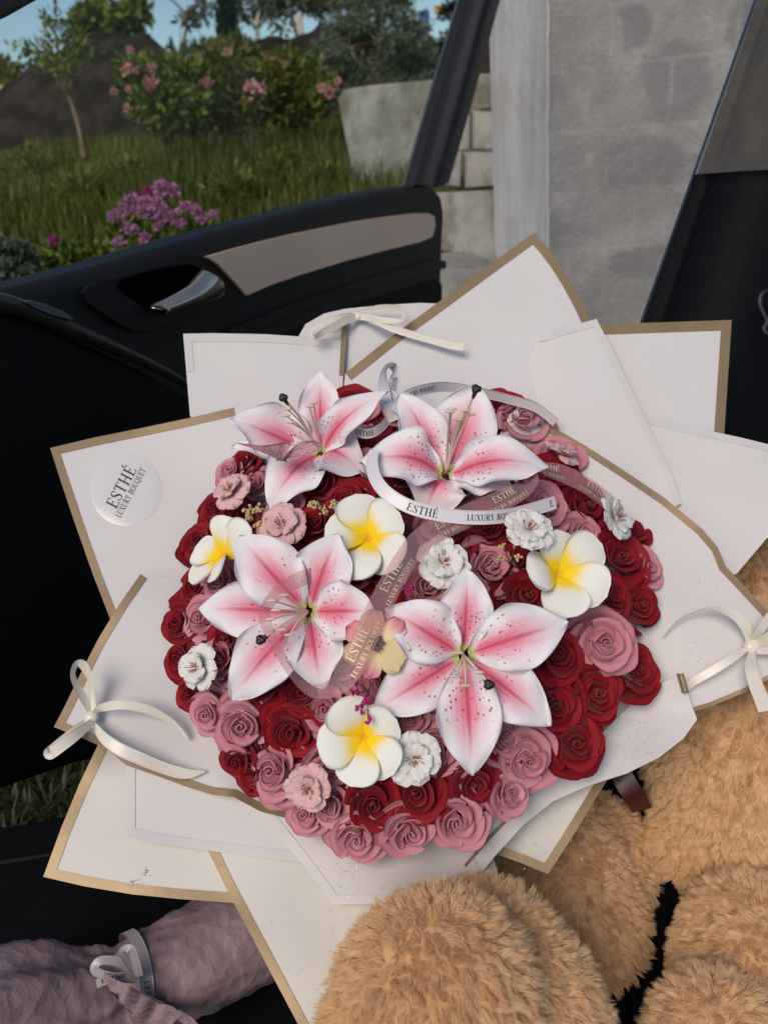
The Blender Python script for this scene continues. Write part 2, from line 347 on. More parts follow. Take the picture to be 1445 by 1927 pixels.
n1 = t.noise(o, 2.2, 7, .6, .6); n2 = t.noise(o, 11, 6, .65, .25)
mp = t.n('Mapping'); t.l(o, mp.inputs[0]); mp.inputs['Scale'].default_value = (9, 9, .9); n3 = t.noise(mp.outputs[0], 1.0, 5, .6)
col = t.mix(t.smooth(n1, .3, .72), (.25, .248, .246), (.38, .378, .375)); col = t.mix(t.math('MULTIPLY', t.smooth(n2, .45, .75), .35), col, (.55, .54, .53))
col = t.mix(t.math('MULTIPLY', t.smooth(n3, .5, .75), .35), col, (.25, .245, .235)); col = t.mix(t.math('MULTIPLY', mask, .5), col, (.17, .17, .177))
bk = t.n('TexBrick'); bv = t.comb(t.math('ADD', wx, t.math('MULTIPLY', nd, .25)), t.math('ADD', wz, t.math('MULTIPLY', nd, .2))); t.l(bv, bk.inputs['Vector']); bk.inputs['Scale'].default_value = 1.0; bk.inputs['Brick Width'].default_value = .42; bk.inputs['Row Height'].default_value = .205; bk.inputs['Mortar Size'].default_value = .012; bk.inputs['Mortar Smooth'].default_value = 1.0
col = t.mix(t.math('MULTIPLY', bk.outputs['Fac'], t.math('MULTIPLY', t.smooth(n1, .42, .62), .40)), col, (.47, .465, .46))
col = t.mix(t.math('MULTIPLY', t.smooth(t.noise(o, 85, 4, .7), .5, .72), .35), col, (.17, .168, .165))
t.bump(t.math('ADD', n2, t.math('MULTIPLY', t.noise(o, 60, 6, .7), .9)), .42, .02); M['plaster'] = t.set(col, .9, 0, .25)
t = NT('plaster_streaked'); o = t.obj(); mp = t.n('Mapping'); t.l(o, mp.inputs[0]); mp.inputs['Scale'].default_value = (7, 7, 1.0); n3 = t.noise(mp.outputs[0], 1.0, 8, .7, .3)
n1 = t.noise(o, 3, 5); col = t.mix(t.smooth(n3, .3, .7), (.44, .44, .438), (.64, .637, .63)); col = t.mix(t.math('MULTIPLY', t.smooth(n1, .5, .8), .5), col, (.40, .36, .30)); t.bump(t.noise(o, 30, 5, .6), .3, .012); M['plaster_streaked'] = t.set(col, .9, 0, .25)
t = NT('concrete'); o = t.obj(); n1 = t.noise(o, 4, 6, .65); n2 = t.noise(o, 22, 5); mp = t.n('Mapping'); t.l(o, mp.inputs[0]); mp.inputs['Scale'].default_value = (8, 8, 1.5); n3 = t.noise(mp.outputs[0], 1.0, 5)
col = t.mix(t.smooth(n1, .3, .7), (.22, .22, .20), (.38, .375, .35)); col = t.mix(t.math('MULTIPLY', t.smooth(n3, .45, .7), .75), col, (.13, .115, .07)); t.bump(n2, .5, .02); M['concrete'] = t.set(col, .92, 0, .2)

#PART2
# ================================================================== the car
car = thing('car', 'car with dark interior, its front door swung open towards the garden', 'car', DA*np.array([1, 1, 0]))
door_pts = [(-90, 572), (0, 547), (100, 523), (200, 496), (300, 467), (400, 438), (500, 411), (600, 384), (680, 365), (745, 353), (790, 348), (818, 351), (832, 366), (838, 400), (834, 470), (832, 560), (834, 640), (820, 900), (700, 1330), (400, 1390), (160, 1432), (80, 1466), (0, 1490), (-90, 1515)]
door = slab('door', drp(door_pts), -DN*.075, M['car_trim'], car, .022, 5)
# lower pad that bulges into the cabin
pad = [(-90, 560), (0, 572), (60, 590), (130, 622), (210, 660), (290, 700), (350, 738), (420, 780), (460, 900), (440, 1385), (160, 1440), (0, 1497), (-90, 1520)]
slab('lower_panel', drp([(x-6, y) for x, y in pad], .030), -DN*.035, M['car_trim_dark'], door, .02, 5)
rid = catmull(drp([(-60, 560), (20, 574), (90, 600), (200, 648), (300, 694), (380, 740)], .032), 6)
mb = MB(); mb.tube(rid, np.linspace(.013, .007, len(rid)), 8); mb.build('armrest_ridge', M['trim_painted_sheen'], door)  # ridge sheen is put into a paler trim colour
lens = [(34, 568), (48, 565), (75, 572), (105, 585), (128, 600), (118, 601), (85, 592), (55, 580)]
slab('reflector_lens', drp(lens, .033), DN*.012, M['frame_grey'], door, .002, 2)
slab('crease_moulding', drp([(420, 620), (560, 565), (700, 520), (815, 488), (832, 492), (832, 505), (700, 537), (560, 583), (430, 640)], .0), DN*.012, M['car_trim'], door, .008, 3)
slab('lower_recess', drp([(500, 640), (660, 575), (815, 525), (826, 535), (826, 640), (700, 720), (520, 720)], -.005), DN*.009, M['car_trim_dark'], door, .006, 3)
esc = [(147, 552), (158, 538), (210, 519), (290, 499), (350, 484), (372, 483), (392, 494), (424, 525), (450, 552), (447, 562), (400, 578), (300, 612), (270, 622), (240, 621), (205, 603), (160, 572)]
slab('handle_bezel', drp(esc), DN*.010, M['car_trim'], door, .004, 3)
opn = [(220, 538), (228, 527), (260, 516), (310, 503), (352, 497), (372, 502), (398, 524), (420, 545), (414, 555), (370, 572), (322, 588), (302, 590), (270, 576), (235, 553)]
slab('recess_shade_plate', drp(opn, .0105), DN*.0015, M['recess_shade_black'], door)  # flat plate, not hollow; shade of the opening is painted black
lev = catmull(drp([(284, 577), (315, 563), (348, 543), (366, 522), (380, 507)], .030), 6); lev2 = catmull(drp([(312, 589), (350, 578), (390, 566), (416, 556), (421, 543)], .022), 6)
G = np.stack([lev*(1-u)+lev2*u+DN*.016*math.sin(math.pi*u) for u in np.linspace(0, 1, 9)], 1); V, F, uv = grid(G, .004); mk('door_handle', V, F, M['chrome_satin'], door)
strip = [(374, 484), (430, 468), (480, 455), (540, 441), (600, 429), (660, 417), (720, 408), (770, 402), (796, 402), (807, 408), (809, 425), (803, 446), (780, 456), (720, 470), (640, 491), (560, 515), (500, 535), (451, 556), (420, 522), (396, 497)]
slab('trim_strip', drp(strip), DN*.016, M['silver_trim'], door, .008, 4)
# window frame: grey channel between two black seals
def bar(name, L, Rr, off, depth, mat, bev=.004): return slab(name, drp(L+Rr[::-1], off), -DN*depth, mat, door, bev, 3)
fr_ = bar('window_frame', [(788, 350), (838, 175), (892, -10), (912, -80)], [(838, 352), (886, 175), (935, -10), (955, -80)], -.012, .05, M['frame_grey'])
bar('seal', [(780, 350), (830, 175), (884, -10), (904, -80)], [(796, 350), (846, 175), (899, -10), (918, -80)], -.004, .03, M['rubber'], .006)
bar('seal', [(829, 352), (877, 175), (926, -10), (946, -80)], [(846, 345), (895, 175), (945, -10), (965, -80)], .003, .05, M['rubber'], .007)
slab('front_pillar', drp([(-90, 85), (-20, 48), (20, 30), (84, -6), (130, -40), (60, -70), (-90, -20)], -.01), -DN*.05, M['rubber'], door, .006, 3)
slab('window_glass', drp([(-90, 580), (100, 535), (400, 450), (700, 372), (785, 360), (912, -80), (-90, -80)], -.035), -DN*.004, M['glass'], door, smooth=False)
# centre pillar on the right
PL = lambda y: 1428-212*(y/600)
colsd = [(0, 1.06), (7, 1.035), (16, 1.04), (26, 1.03), (60, .995), (110, .975), (170, .99), (260, 1.04), (420, 1.13)]
def pil(ya, yb, off, n=24):
    rows = []
    for k in range(n):
        f = k/(n-1); row = []
        for dx, d in colsd:
            yy0 = ya(dx) if callable(ya) else ya; yy1 = yb(dx) if callable(yb) else yb; y = yy0+(yy1-yy0)*f
            row.append(at(PL(y)+dx*(1+.5*(y/600)), y, d-off+.03*(y/900)))
        rows.append(row)
    return np.array(rows)
yb = lambda dx: 333-dx*.09
V, F, uv = grid(pil(-80, yb, .0), .012); pl_ = mk('centre_pillar', V, F, M['pillar_cloth'], car)
V, F, uv = grid(pil(lambda dx: yb(dx)-1, 1150, .012, 30), .012); mk('lower_trim', V, F, M['pillar_leather'], pl_)
sl = [at(PL(y)-1, y, 1.045+.03*y/900) for y in np.linspace(-80, 1100, 30)]; mb = MB(); mb.tube(sl, .0065, 8); mb.build('door_seal', simple('seal_blue', (.02, .035, .07), .4), pl_)
hk = [at(x, y, .93) for x, y in ((1450, 548), (1434, 552), (1428, 570), (1436, 592), (1442, 606), (1436, 622), (1450, 634))]; mb = MB(); mb.tube(catmull(hk, 5), .0035, 7); mb.build('belt_hook', M['rubber'], pl_)
# seat: rounded cushion and sill
SZ = .27
sp_ = [on_z(x, y, SZ) for x, y in ((-160, 1560), (60, 1532), (200, 1500), (500, 1440), (1100, 1300), (2000, 1200), (2300, 2300), (700, 2700), (-300, 2400))]
seat = slab('seat', sp_, np.array([0, 0, -.16]), M['car_seat'], car, .03, 4)
st = [on_z(x, y, SZ+.002) for x, y in ((-100, 1640), (150, 1600), (420, 1560))]; mb = MB(); mb.tube(catmull(st, 6), .004, 6); mb.build('seat_seam', M['car_trim_dark'], seat)
# seat back behind the bear
sb = [at(1150, 1250, 1.0), at(1300, 700, 1.12), at(1700, 650, 1.05), at(1750, 1500, .95), at(1200, 1700, .95)]
slab('seat_back', sb, nrm(ray(1400, 1100))*.1, M['car_seat'], car, .02, 3)

# ================================================================== wrapping paper
wrap = thing('bouquet_wrap', 'white paper wrap with gold edged sheets fanned out around the round flower bouquet', 'wrapping paper', BC-BN*.09)
def poly_area(p): return .5*sum(p[i][0]*p[(i+1) % len(p)][1]-p[(i+1) % len(p)][0]*p[i][1] for i in range(len(p)))
def resample(P, step):
    P = np.asarray(P, float); out = [P[0]]
    for a, b in zip(P[:-1], P[1:]):
        n = max(1, int(np.linalg.norm(b-a)/step))
        for k in range(1, n+1): out.append(a+(b-a)*k/n)
    return np.array(out)
def inpoly(x, y, P):
    c = False; j = len(P)-1
    for i in range(len(P)):
        if (P[i][1] > y) != (P[j][1] > y) and x < (P[j][0]-P[i][0])*(y-P[i][1])/(P[j][1]-P[i][1])+P[i][0]: c = not c
        j = i
    return c
def lay(L): return -.054+.0085*L
def sheet(label, poly, layer, mat, borders=(), slope=.10, bendf=None, bname='gold_border', bmat='paper_gold'):
    """poly: outline; borders: (list of outline points in order, width px)"""
    seed = random.random()*50; nfl = random.choice((7, 9, 11))
    def S(x, y, lift=0.0):
        wob = .0042*noise.noise((x/170+seed, y/170, seed))
        r_ = math.hypot(x-785, y-1185); wob += (.0058 if layer > 2.9 else .003)*math.sin(math.atan2(y-1185, x-785)*nfl+seed)*max(0, min(1, (r_-380)/80))*max(0, 1-(r_-460)/260)
        if bendf: wob += bendf(x, y)
        return wpt(x, y, lay(layer)+wob+lift, slope)
    B = resample(list(poly)+[poly[0]], 26)[:-1]
    pts = [Vector(p) for p in B]; x0, y0 = B.min(0); x1, y1 = B.max(0)
    for gx in np.arange(x0, x1, 30):
        for gy in np.arange(y0, y1, 30):
            xx, yy = gx+random.uniform(-5, 5), gy+random.uniform(-5, 5)
            if inpoly(xx, yy, B) and np.min(np.abs(B-[xx, yy]).sum(1)) > 16: pts.append(Vector((xx, yy)))
    n = len(B); edges = [(i, (i+1) % n) for i in range(n)]
    vs, es, fs, *_ = delaunay_2d_cdt(pts, edges, [], 1, 1e-4)
    V = np.array([S(v.x, v.y) for v in vs]); F = [tuple(f) for f in fs]
    V2 = V-BN*.0006; k = len(V); F2 = F+[tuple(i+k for i in f[::-1]) for f in F]
    o = mk('paper_sheet', np.vstack([V, V2]), F2, M[mat], wrap, label=label)
    sgn = 1 if poly_area(poly) > 0 else -1
    for path, wd, *mm in borders:
        Q = np.asarray(path, float); seg = np.diff(Q, axis=0); sn = np.stack([-seg[:, 1], seg[:, 0]], 1); sn /= np.linalg.norm(sn, axis=1, keepdims=True); sn *= sgn
        I = []
        for i in range(len(Q)):
            a = sn[max(0, i-1)]; b = sn[min(len(sn)-1, i)]; m = a+b; m /= np.linalg.norm(m); I.append(Q[i]+m*wd/max(.35, np.dot(m, a)))
        Qs, Is = [Q[0]], [I[0]]
        for i in range(len(Q)-1):
            nseg = max(1, int(np.linalg.norm(Q[i+1]-Q[i])/14))
            for k_ in range(1, nseg+1): f_ = k_/nseg; Qs.append(Q[i]*(1-f_)+Q[i+1]*f_); Is.append(I[i]*(1-f_)+I[i+1]*f_)
        Q, I = Qs, Is
        G = np.array([[S(*q, .0007), S(*((q+i)/2), .0007), S(*i, .0007)] for q, i in zip(Q, I)])
        V, F, uv = grid(G); mk(bname, V, F, M[mm[0] if mm else bmat], o)
    return o, S
P = {}
FB = 'film_border'
P['S1b'] = sheet('rounded sheet at the top carrying the bow', [(558, 640), (575, 610), (610, 590), (650, 581), (720, 574), (790, 570), (850, 572), (900, 600), (900, 760), (640, 780), (600, 700)], 0, 'paper_film')
P['S3'] = sheet('square cornered sheet at the top right', [(1376, 602), (1362, 815), (1350, 1000), (1000, 1000), (1000, 700), (1120, 611), (1200, 608), (1290, 605)], 1, 'paper_white', [([(1100, 613), (1120, 611), (1200, 608), (1290, 605), (1376, 602), (1362, 815), (1356, 900)], 19)], .06)
P['S5'] = sheet('plain white sheet at the upper left', [(345, 628), (400, 627), (500, 629), (560, 633), (652, 641), (646, 700), (640, 800), (640, 960), (500, 960), (420, 860), (358, 782), (351, 700)], 1, 'paper_white', [([(351, 700), (345, 628), (400, 627), (500, 629), (560, 633), (652, 641)], 15, 'paper_film')], bname='film_border')
P['S1'] = sheet('tall pointed sheet at the top', [(1005, 437), (1032, 468), (1052, 495), (1072, 527), (1090, 560), (1104, 588), (1125, 640), (1160, 760), (1100, 900), (800, 900), (640, 790), (650, 702), (735, 634), (820, 572), (900, 513)], 1.6, 'paper_white', [([(650, 702), (735, 634), (820, 572), (900, 513), (1005, 437), (1032, 468), (1052, 495), (1072, 527), (1090, 560), (1104, 588), (1125, 640)], 17)])
P['S9'] = sheet('soiled sheet at the lower left', [(200, 1370), (150, 1475), (115, 1560), (82, 1650), (160, 1668), (250, 1683), (340, 1692), (440, 1699), (560, 1690), (620, 1640), (560, 1400), (300, 1350)], 0, 'paper_ivory', [([(200, 1370), (150, 1475), (115, 1560), (82, 1650), (160, 1668), (250, 1683), (340, 1692), (440, 1699)], 19)])
P['S13'] = sheet('gold edged corner sheet by the bear at the lower right', [(1150, 1455), (1110, 1520), (1070, 1585), (1031, 1645), (980, 1624), (925, 1604), (850, 1560), (900, 1400), (1050, 1400)], 1, 'paper_ivory', [([(1150, 1455), (1110, 1520), (1070, 1585), (1031, 1645), (980, 1624), (925, 1604), (880, 1580)], 17)])
P['S11'] = sheet('large plain sheet at the bottom', [(375, 1565), (425, 1670), (470, 1755), (520, 1850), (565, 1935), (640, 2050), (900, 2000), (950, 1700), (900, 1500), (500, 1500)], 1, 'paper_ivory', [([(375, 1565), (425, 1670), (470, 1755), (520, 1850), (565, 1935), (620, 2020)], 18)])
P['S4'] = sheet('white sheet at the right edge', [(1200, 780), (1300, 803), (1400, 825), (1500, 850), (1570, 900), (1500, 960), (1440, 1015), (1385, 1080), (1300, 1100), (1100, 1000), (1050, 800)], 2, 'paper_white', [([(1200, 780), (1300, 803), (1400, 825), (1500, 850)], 13, 'paper_film')], bname='film_border')
P['S7'] = sheet('sheet with the round sticker at the left', [(95, 843), (180, 823), (260, 807), (350, 788), (440, 767), (560, 760), (700, 900), (600, 1150), (300, 1180), (208, 1165), (175, 1080), (140, 980), (115, 905)], 2, 'paper_white', [([(208, 1165), (175, 1080), (140, 980), (115, 905), (95, 843), (180, 823), (260, 807), (350, 788), (440, 767)], 15)])
P['S10'] = sheet('translucent bordered sheet at the lower left', [(237, 1410), (237, 1574), (300, 1587), (400, 1602), (500, 1614), (590, 1624), (660, 1610), (660, 1430), (400, 1380)], 2, 'paper_white', [([(237, 1410), (237, 1574), (300, 1587), (400, 1602), (500, 1614), (590, 1624)], 18, 'paper_film')], bname='film_border')
P['S2'] = sheet('folded leaf shaped sheet at the upper right', [(1122, 600), (1150, 655), (1190, 740), (1230, 825), (1258, 880), (1281, 947), (1200, 1000), (1000, 900), (975, 745), (985, 735), (999, 672), (1010, 632), (1060, 617)], 3, 'paper_white', [([(1010, 632), (1060, 617), (1122, 600), (1150, 655), (1190, 740), (1230, 825), (1258, 880), (1281, 947)], 13, 'paper_film')], bname='film_border', bendf=lambda x, y: -.012*max(0, (1030-x)/60))
P['S12'] = sheet('translucent bordered sheet at the bottom centre', [(470, 1500), (520, 1562), (570, 1626), (605, 1672), (626, 1702), (740, 1701), (880, 1670), (960, 1570), (900, 1450), (700, 1400), (500, 1430)], 2.8, 'paper_film', [([(470, 1500), (520, 1562), (570, 1626), (605, 1672), (626, 1702), (740, 1701), (880, 1670)], 17)], bname='film_border', bmat='paper_film', bendf=lambda x, y: .006*math.sin((x-.6*y)/60)*min(1, max(0, (y-1500)/100)), slope=.20)
P['S8'] = sheet('gold edged sheet with a bow at the left', [(265, 1080), (225, 1137), (185, 1203), (150, 1272), (122, 1330), (102, 1368), (165, 1393), (205, 1412), (238, 1440), (290, 1458), (350, 1480), (400, 1496), (440, 1500), (490, 1527), (560, 1545), (640, 1556), (760, 1400), (700, 1200), (500, 1050), (330, 1090)], 3.2, 'paper_white', [([(265, 1080), (225, 1137), (185, 1203), (150, 1272), (122, 1330), (102, 1368), (165, 1393), (205, 1412), (238, 1440), (290, 1458), (350, 1480), (400, 1496), (440, 1500), (490, 1527), (560, 1545), (640, 1556)], 15)], bendf=lambda x, y: .007*math.exp(-((x-430)/30)**2)*max(0, min(1, (y-1380)/80)), slope=.20)
P['S6'] = sheet('broad sheet with a bow at the right', [(975, 745), (1003, 772), (1030, 800), (1060, 815), (1100, 838), (1170, 883), (1250, 937), (1320, 995), (1350, 1030), (1364, 1065), (1400, 1103), (1445, 1152), (1500, 1200), (1480, 1260), (1400, 1303), (1340, 1328), (1295, 1342), (1240, 1390), (1100, 1400), (900, 1200), (900, 900)], 4, 'paper_white', [([(975, 745), (1003, 772), (1030, 800), (1060, 815), (1100, 838), (1170, 883), (1250, 937), (1320, 995), (1350, 1030), (1364, 1065), (1400, 1103), (1445, 1152), (1500, 1200)], 13), ([(1500, 1200), (1480, 1260), (1400, 1303), (1340, 1328), (1295, 1342)], 8)], slope=.18)
def curl(x, y):
    d = ((x-1285)*-.55+(y-1270)*.0)/60
    return .010*max(0, 1-abs((1300-x)/60))*max(0, 1-abs(y-1275)/60)+.006*math.sin((x+y*1.25)/62)*max(0, min(1, (1200-x)/150))
P['S14'] = sheet('front sheet with a curled corner at the lower right', [(1283, 1268), (1290, 1290), (1299, 1322), (1311, 1354), (1285, 1390), (1240, 1425), (1180, 1455), (1100, 1481), (1040, 1508), (985, 1552), (930, 1612), (908, 1640), (893, 1610), (915, 1530), (950, 1350), (1050, 1430), (1110, 1400), (1150, 1362), (1190, 1322), (1230, 1292), (1265, 1276)], 5.2, 'paper_white', [], bendf=curl, slope=.20)
# the rolled corner and the gold edge inside the front sheet
S14 = P['S14'][1]; Bx = P['S14'][0]
arc = [];
for s in np.linspace(0, 1, 12):
    a = s*math.pi*1.25; r = 6
    arc.append([S14(1285-r+r*math.cos(a)+q*10, 1268+q*36, .001+.005*math.sin(a)) for q in np.linspace(0, 1, 6)])
V, F, uv = grid(np.array(arc), .0008); mk('rolled_edge', V, F, M['paper_gold'], Bx)
G = []
for x, y in resample([(872, 1628), (915, 1578), (948, 1543), (975, 1512), (1004, 1478), (1034, 1450), (1070, 1420)], 12): G.append([S14(x, y, .0015), S14(x+3, y+2, .0018), S14(x+5, y+4, .0008)])
V, F, uv = grid(np.array(G)); mk('gold_border', V, F, M['paper_gold'], Bx)
# beige strip on the upper left sheet
S1bS = P['S5'][1]; G = [[S1bS(655-8*f, 596+110*f, .0015), S1bS(644-6*f, 596+110*f, .0015)] for f in np.linspace(0, 1, 10)]
V, F, uv = grid(np.array(G)); mk('gold_border', V, F, M['paper_gold'], P['S5'][0])
# soil smudge on the lower left sheet, glitter
def specks(parent, S, cx, cy, sx, sy, n, rmax, name='glitter', mat='glitter', lift=.0011):
    V = []; F = []
    for _ in range(n):
        x, y = random.gauss(cx, sx), random.gauss(cy, sy); p = S(x, y, lift); r = random.uniform(.3, .7)*rmax; a0 = random.random()*3
        k = len(V); tl = [BN*random.uniform(-.3, .3) for _ in range(2)]
        for j in range(5): a = a0+j*1.2566; V.append(p+r*((BU+tl[0])*math.cos(a)+(BV+tl[1])*math.sin(a)))
        F.append(tuple(range(k, k+5)))
    tag(mk(name, V, F, M[mat], parent, False), kind='stuff')
specks(Bx, S14, 1180, 1385, 55, 30, 110, .00065); specks(P['S6'][0], P['S6'][1], 1310, 1090, 35, 50, 60, .0006); specks(P['S6'][0], P['S6'][1], 1320, 1235, 30, 30, 30, .00065)
specks(P['S12'][0], P['S12'][1], 660, 1640, 40, 25, 80, .0006); specks(P['S11'][0], P['S11'][1], 620, 1780, 40, 60, 70, .0006); specks(P['S13'][0], P['S13'][1], 1010, 1590, 40, 30, 40, .0006)
specks(P['S9'][0], P['S9'][1], 275, 1642, 3, 5, 14, .0008, 'soil_mark', 'dirt'); specks(P['S9'][0], P['S9'][1], 250, 1662, 7, 4, 20, .0008, 'soil_mark', 'dirt')
# foam base hidden under the flowers
rows = []
for i in range(14):
    th = i/13*math.asin(DOME_R*.84/SPH); rows.append([SC+(SPH-.030)*(BN*math.cos(th)+math.sin(th)*(BU*math.cos(p)+BV*math.sin(p))) for p in np.linspace(0, 2*math.pi, 40)])
th = math.asin(DOME_R*.84/SPH); rows.append([SC+BN*(SPH*math.cos(th)-.10)+SPH*math.sin(th)*.7*(BU*math.cos(p)+BV*math.sin(p)) for p in np.linspace(0, 2*math.pi, 40)])
V, F, uv = grid(np.array(rows)); mk('foam_base', V, F, M['foam_base'], wrap)

# ------------------------------------------------------------------ lettering: serif capitals drawn as strokes
def glyphs():
    K, h = .15, .05
    def bar(x0, y0, x1, y1, w): return [((x0, y0), w), ((x1, y1), w)]
    def el(cx, cy, rx, ry, a0, a1, wf, n=14): return [((cx+rx*math.cos(a), cy+ry*math.sin(a)), wf(a)) for a in np.linspace(a0, a1, n)]
    fat = lambda a: h+(K-h)*abs(math.cos(a))**1.5
    hs = lambda x0, x1, y: bar(x0, y, x1, y, h)
    g = {}
    e = [bar(.16, 0, .16, 1, K), hs(.02, .60, .025), hs(.02, .58, .975), hs(.16, .46, .52), bar(.59, .0, .61, .24, h), bar(.57, .78, .57, 1, h), bar(.46, .40, .46, .64, h)]
    g['E'] = (e, .68); g['É'] = (e+[bar(.30, 1.10, .46, 1.30, .09)], .68)
    g['T'] = ([bar(.34, 0, .34, 1, K), hs(.0, .68, .975), bar(.02, .76, .02, 1, h), bar(.66, .76, .66, 1, h), hs(.2, .48, .025)], .74)
    g['H'] = ([bar(.16, 0, .16, 1, K), bar(.66, 0, .66, 1, K), hs(.16, .66, .5)]+[hs(a, a+.28, b) for a in (.02, .52) for b in (.025, .975)], .88)
    g['L'] = ([bar(.16, 0, .16, 1, K), hs(.02, .58, .025), bar(.57, 0, .59, .26, h), hs(.02, .30, .975)], .64)
    g['U'] = ([bar(.16, .3, .16, 1, K), bar(.62, .3, .62, 1, h), el(.39, .3, .23, .28, math.pi, 2*math.pi, lambda a: h+(K-h)*max(0, -math.cos(a))), hs(.02, .3, .975), hs(.5, .74, .975)], .80)
    g['X'] = ([bar(.1, 1, .62, 0, K), bar(.6, 1, .1, 0, h), hs(0, .24, .975), hs(.48, .72, .975), hs(0, .22, .025), hs(.48, .74, .025)], .78)
    g['Y'] = ([bar(.1, 1, .36, .45, K), bar(.62, 1, .36, .45, h), bar(.36, 0, .36, .48, K), hs(0, .24, .975), hs(.48, .74, .975), hs(.22, .5, .025)], .76)
    bowl = lambda cy, ry, rx: el(.30, cy, rx, ry, -math.pi/2, math.pi/2, fat)
    g['R'] = ([bar(.16, 0, .16, 1, K), hs(.02, .30, .025), hs(.02, .32, .975), hs(.16, .32, .5), bowl(.74, .235, .26), bar(.32, .5, .62, .02, K), hs(.56, .74, .025)], .76)
    g['B'] = ([bar(.16, 0, .16, 1, K), hs(.02, .32, .025), hs(.02, .32, .975), hs(.16, .32, .52), bowl(.75, .225, .25), bowl(.27, .245, .30)], .72)
    ring = el(.40, .5, .33, .48, 0, 2*math.pi, fat, 26); g['O'] = ([ring], .84)
    g['Q'] = ([ring, bar(.42, .06, .72, -.24, .1)], .84)
    s = [((.52, .78), h), ((.48, .93), h), ((.32, .985), h), ((.17, .92), .09), ((.10, .76), .13), ((.20, .60), K), ((.40, .46), K), ((.52, .30), K), ((.49, .12), .10), ((.32, .015), h), ((.16, .05), h), ((.08, .2), h)]
    g['S'] = ([s, bar(.53, .72, .53, .98, h), bar(.075, .02, .075, .28, h)], .66)
    g[' '] = ([], .36)
    return g
GL = glyphs()
def text_width(s, track=.06): return sum(GL[c][1]+track for c in s)-track
def letter(s, mapf, name, mat, parent, track=.06):
    """one mesh of lettering; mapf((x, y), layer) with cap height 1"""
    V = []; F = []; x0 = 0; q = 0
    for c in s:
        st, wd = GL[c]
        for pl in st:
            q += 1; Pp = np.array([p for p, _ in pl]); W = np.array([b for _, b in pl])
            if len(Pp) == 2: f = np.linspace(0, 1, 4)[:, None]; Pp = Pp[0]*(1-f)+Pp[1]*f; W = np.full(4, W[0])
            T = np.gradient(Pp, axis=0); T /= np.linalg.norm(T, axis=1, keepdims=True); Nn = np.stack([-T[:, 1], T[:, 0]], 1); k = len(V)
            for p, n_, b in zip(Pp, Nn, W):
                for sg in (-1, 1): V.append(mapf(p[0]+x0+sg*n_[0]*b/2, p[1]+sg*n_[1]*b/2, q % 7))
            for i in range(len(Pp)-1): F.append((k+2*i, k+2*i+1, k+2*i+3, k+2*i+2))
        x0 += wd+track
    return mk(name, V, F, M[mat], parent, False)
# sticker
S7o, S7 = P['S7']
V = [S7(238, 922, .0009)]; F = []
for r in (35, 62, 68):
    for a in np.linspace(0, 2*math.pi, 40, endpoint=False): V.append(S7(238+r*math.cos(a), 922+r*math.sin(a), .0009 if r < 65 else .0002))
for j in range(40):
    F.append((0, 1+(j+1) % 40, 1+j))
    for k in (0, 1): F.append((1+40*k+j, 1+40*k+(j+1) % 40, 41+40*k+(j+1) % 40, 41+40*k+j))
mk('sticker', V, F, M['sticker'], S7o)
def line_on(S, x0, y0, x1, y1, s, name, mat, parent, asp=1.0, lift=.0012):
    L = math.hypot(x1-x0, y1-y0); u = ((x1-x0)/L, (y1-y0)/L); v = (u[1], -u[0]); k = L/text_width(s)
    return letter(s, lambda a, b, q: S(x0+u[0]*a*k+v[0]*b*k*asp, y0+u[1]*a*k+v[1]*b*k*asp, lift+q*.00004), name, mat, parent)
line_on(S7, 219, 958, 258, 884, 'ESTHÉ', 'lettering', 'ink', S7o, 1.05)
line_on(S7, 227, 975, 276, 884, 'LUXURY BOUQUET', 'lettering', 'ink', S7o, 1.25)

# handle of crinkled tissue
hp = catmull([at(640, 1640, .86), at(540, 1710, .83), at(430, 1775, .80), at(340, 1822, .775), at(270, 1850, .76), at(225, 1868, .75), at(150, 1895, .735), at(40, 1935, .71), at(-90, 1985, .68)], 9)
hr = np.interp(np.linspace(0, 1, len(hp)), np.linspace(0, 1, 9), [.052, .052, .051, .049, .043, .034, .050, .068, .075])
T = np.gradient(hp, axis=0); T_h = T; rows = []
for i, p in enumerate(hp):
    tt = nrm(T[i]); a_ = nrm(np.cross(tt, FW)); b_ = np.cross(tt, a_); row = []
    for ang in np.linspace(0, 2*math.pi, 73):
        d = a_*math.cos(ang)+b_*math.sin(ang); q = p+d*hr[i]
        fl = .10*math.sin(ang*7+i*.05)*max(0, min(1, (i-40)/20))+.12*math.sin(ang*11)*math.exp(-((i-44)/7)**2)
        n_ = noise.noise(Vector(q)*38)*.004+abs(noise.noise(Vector(q)*85))*.004
        row.append(p+d*(hr[i]*(1+fl)+n_))
    rows.append(row)
V, F, uv = grid(np.array(rows)); hdl = mk('handle', V, F, M['tissue'], wrap)
fl = []
for s in np.linspace(0, 1, 30):
    fl.append([at(195+s*130+q*(40+70*s), 1832+s*62+(1-s)*10*math.sin(q*5)+q*(70+30*math.sin(s*9)), .70-.012*math.sin(q*3+s*5)-.004*math.sin(q*14+s*20)) for q in np.linspace(0, 1.2, 12)])
V, F, uv = grid(np.array(fl)); mk('tissue_flap', V, F, M['tissue'], hdl)

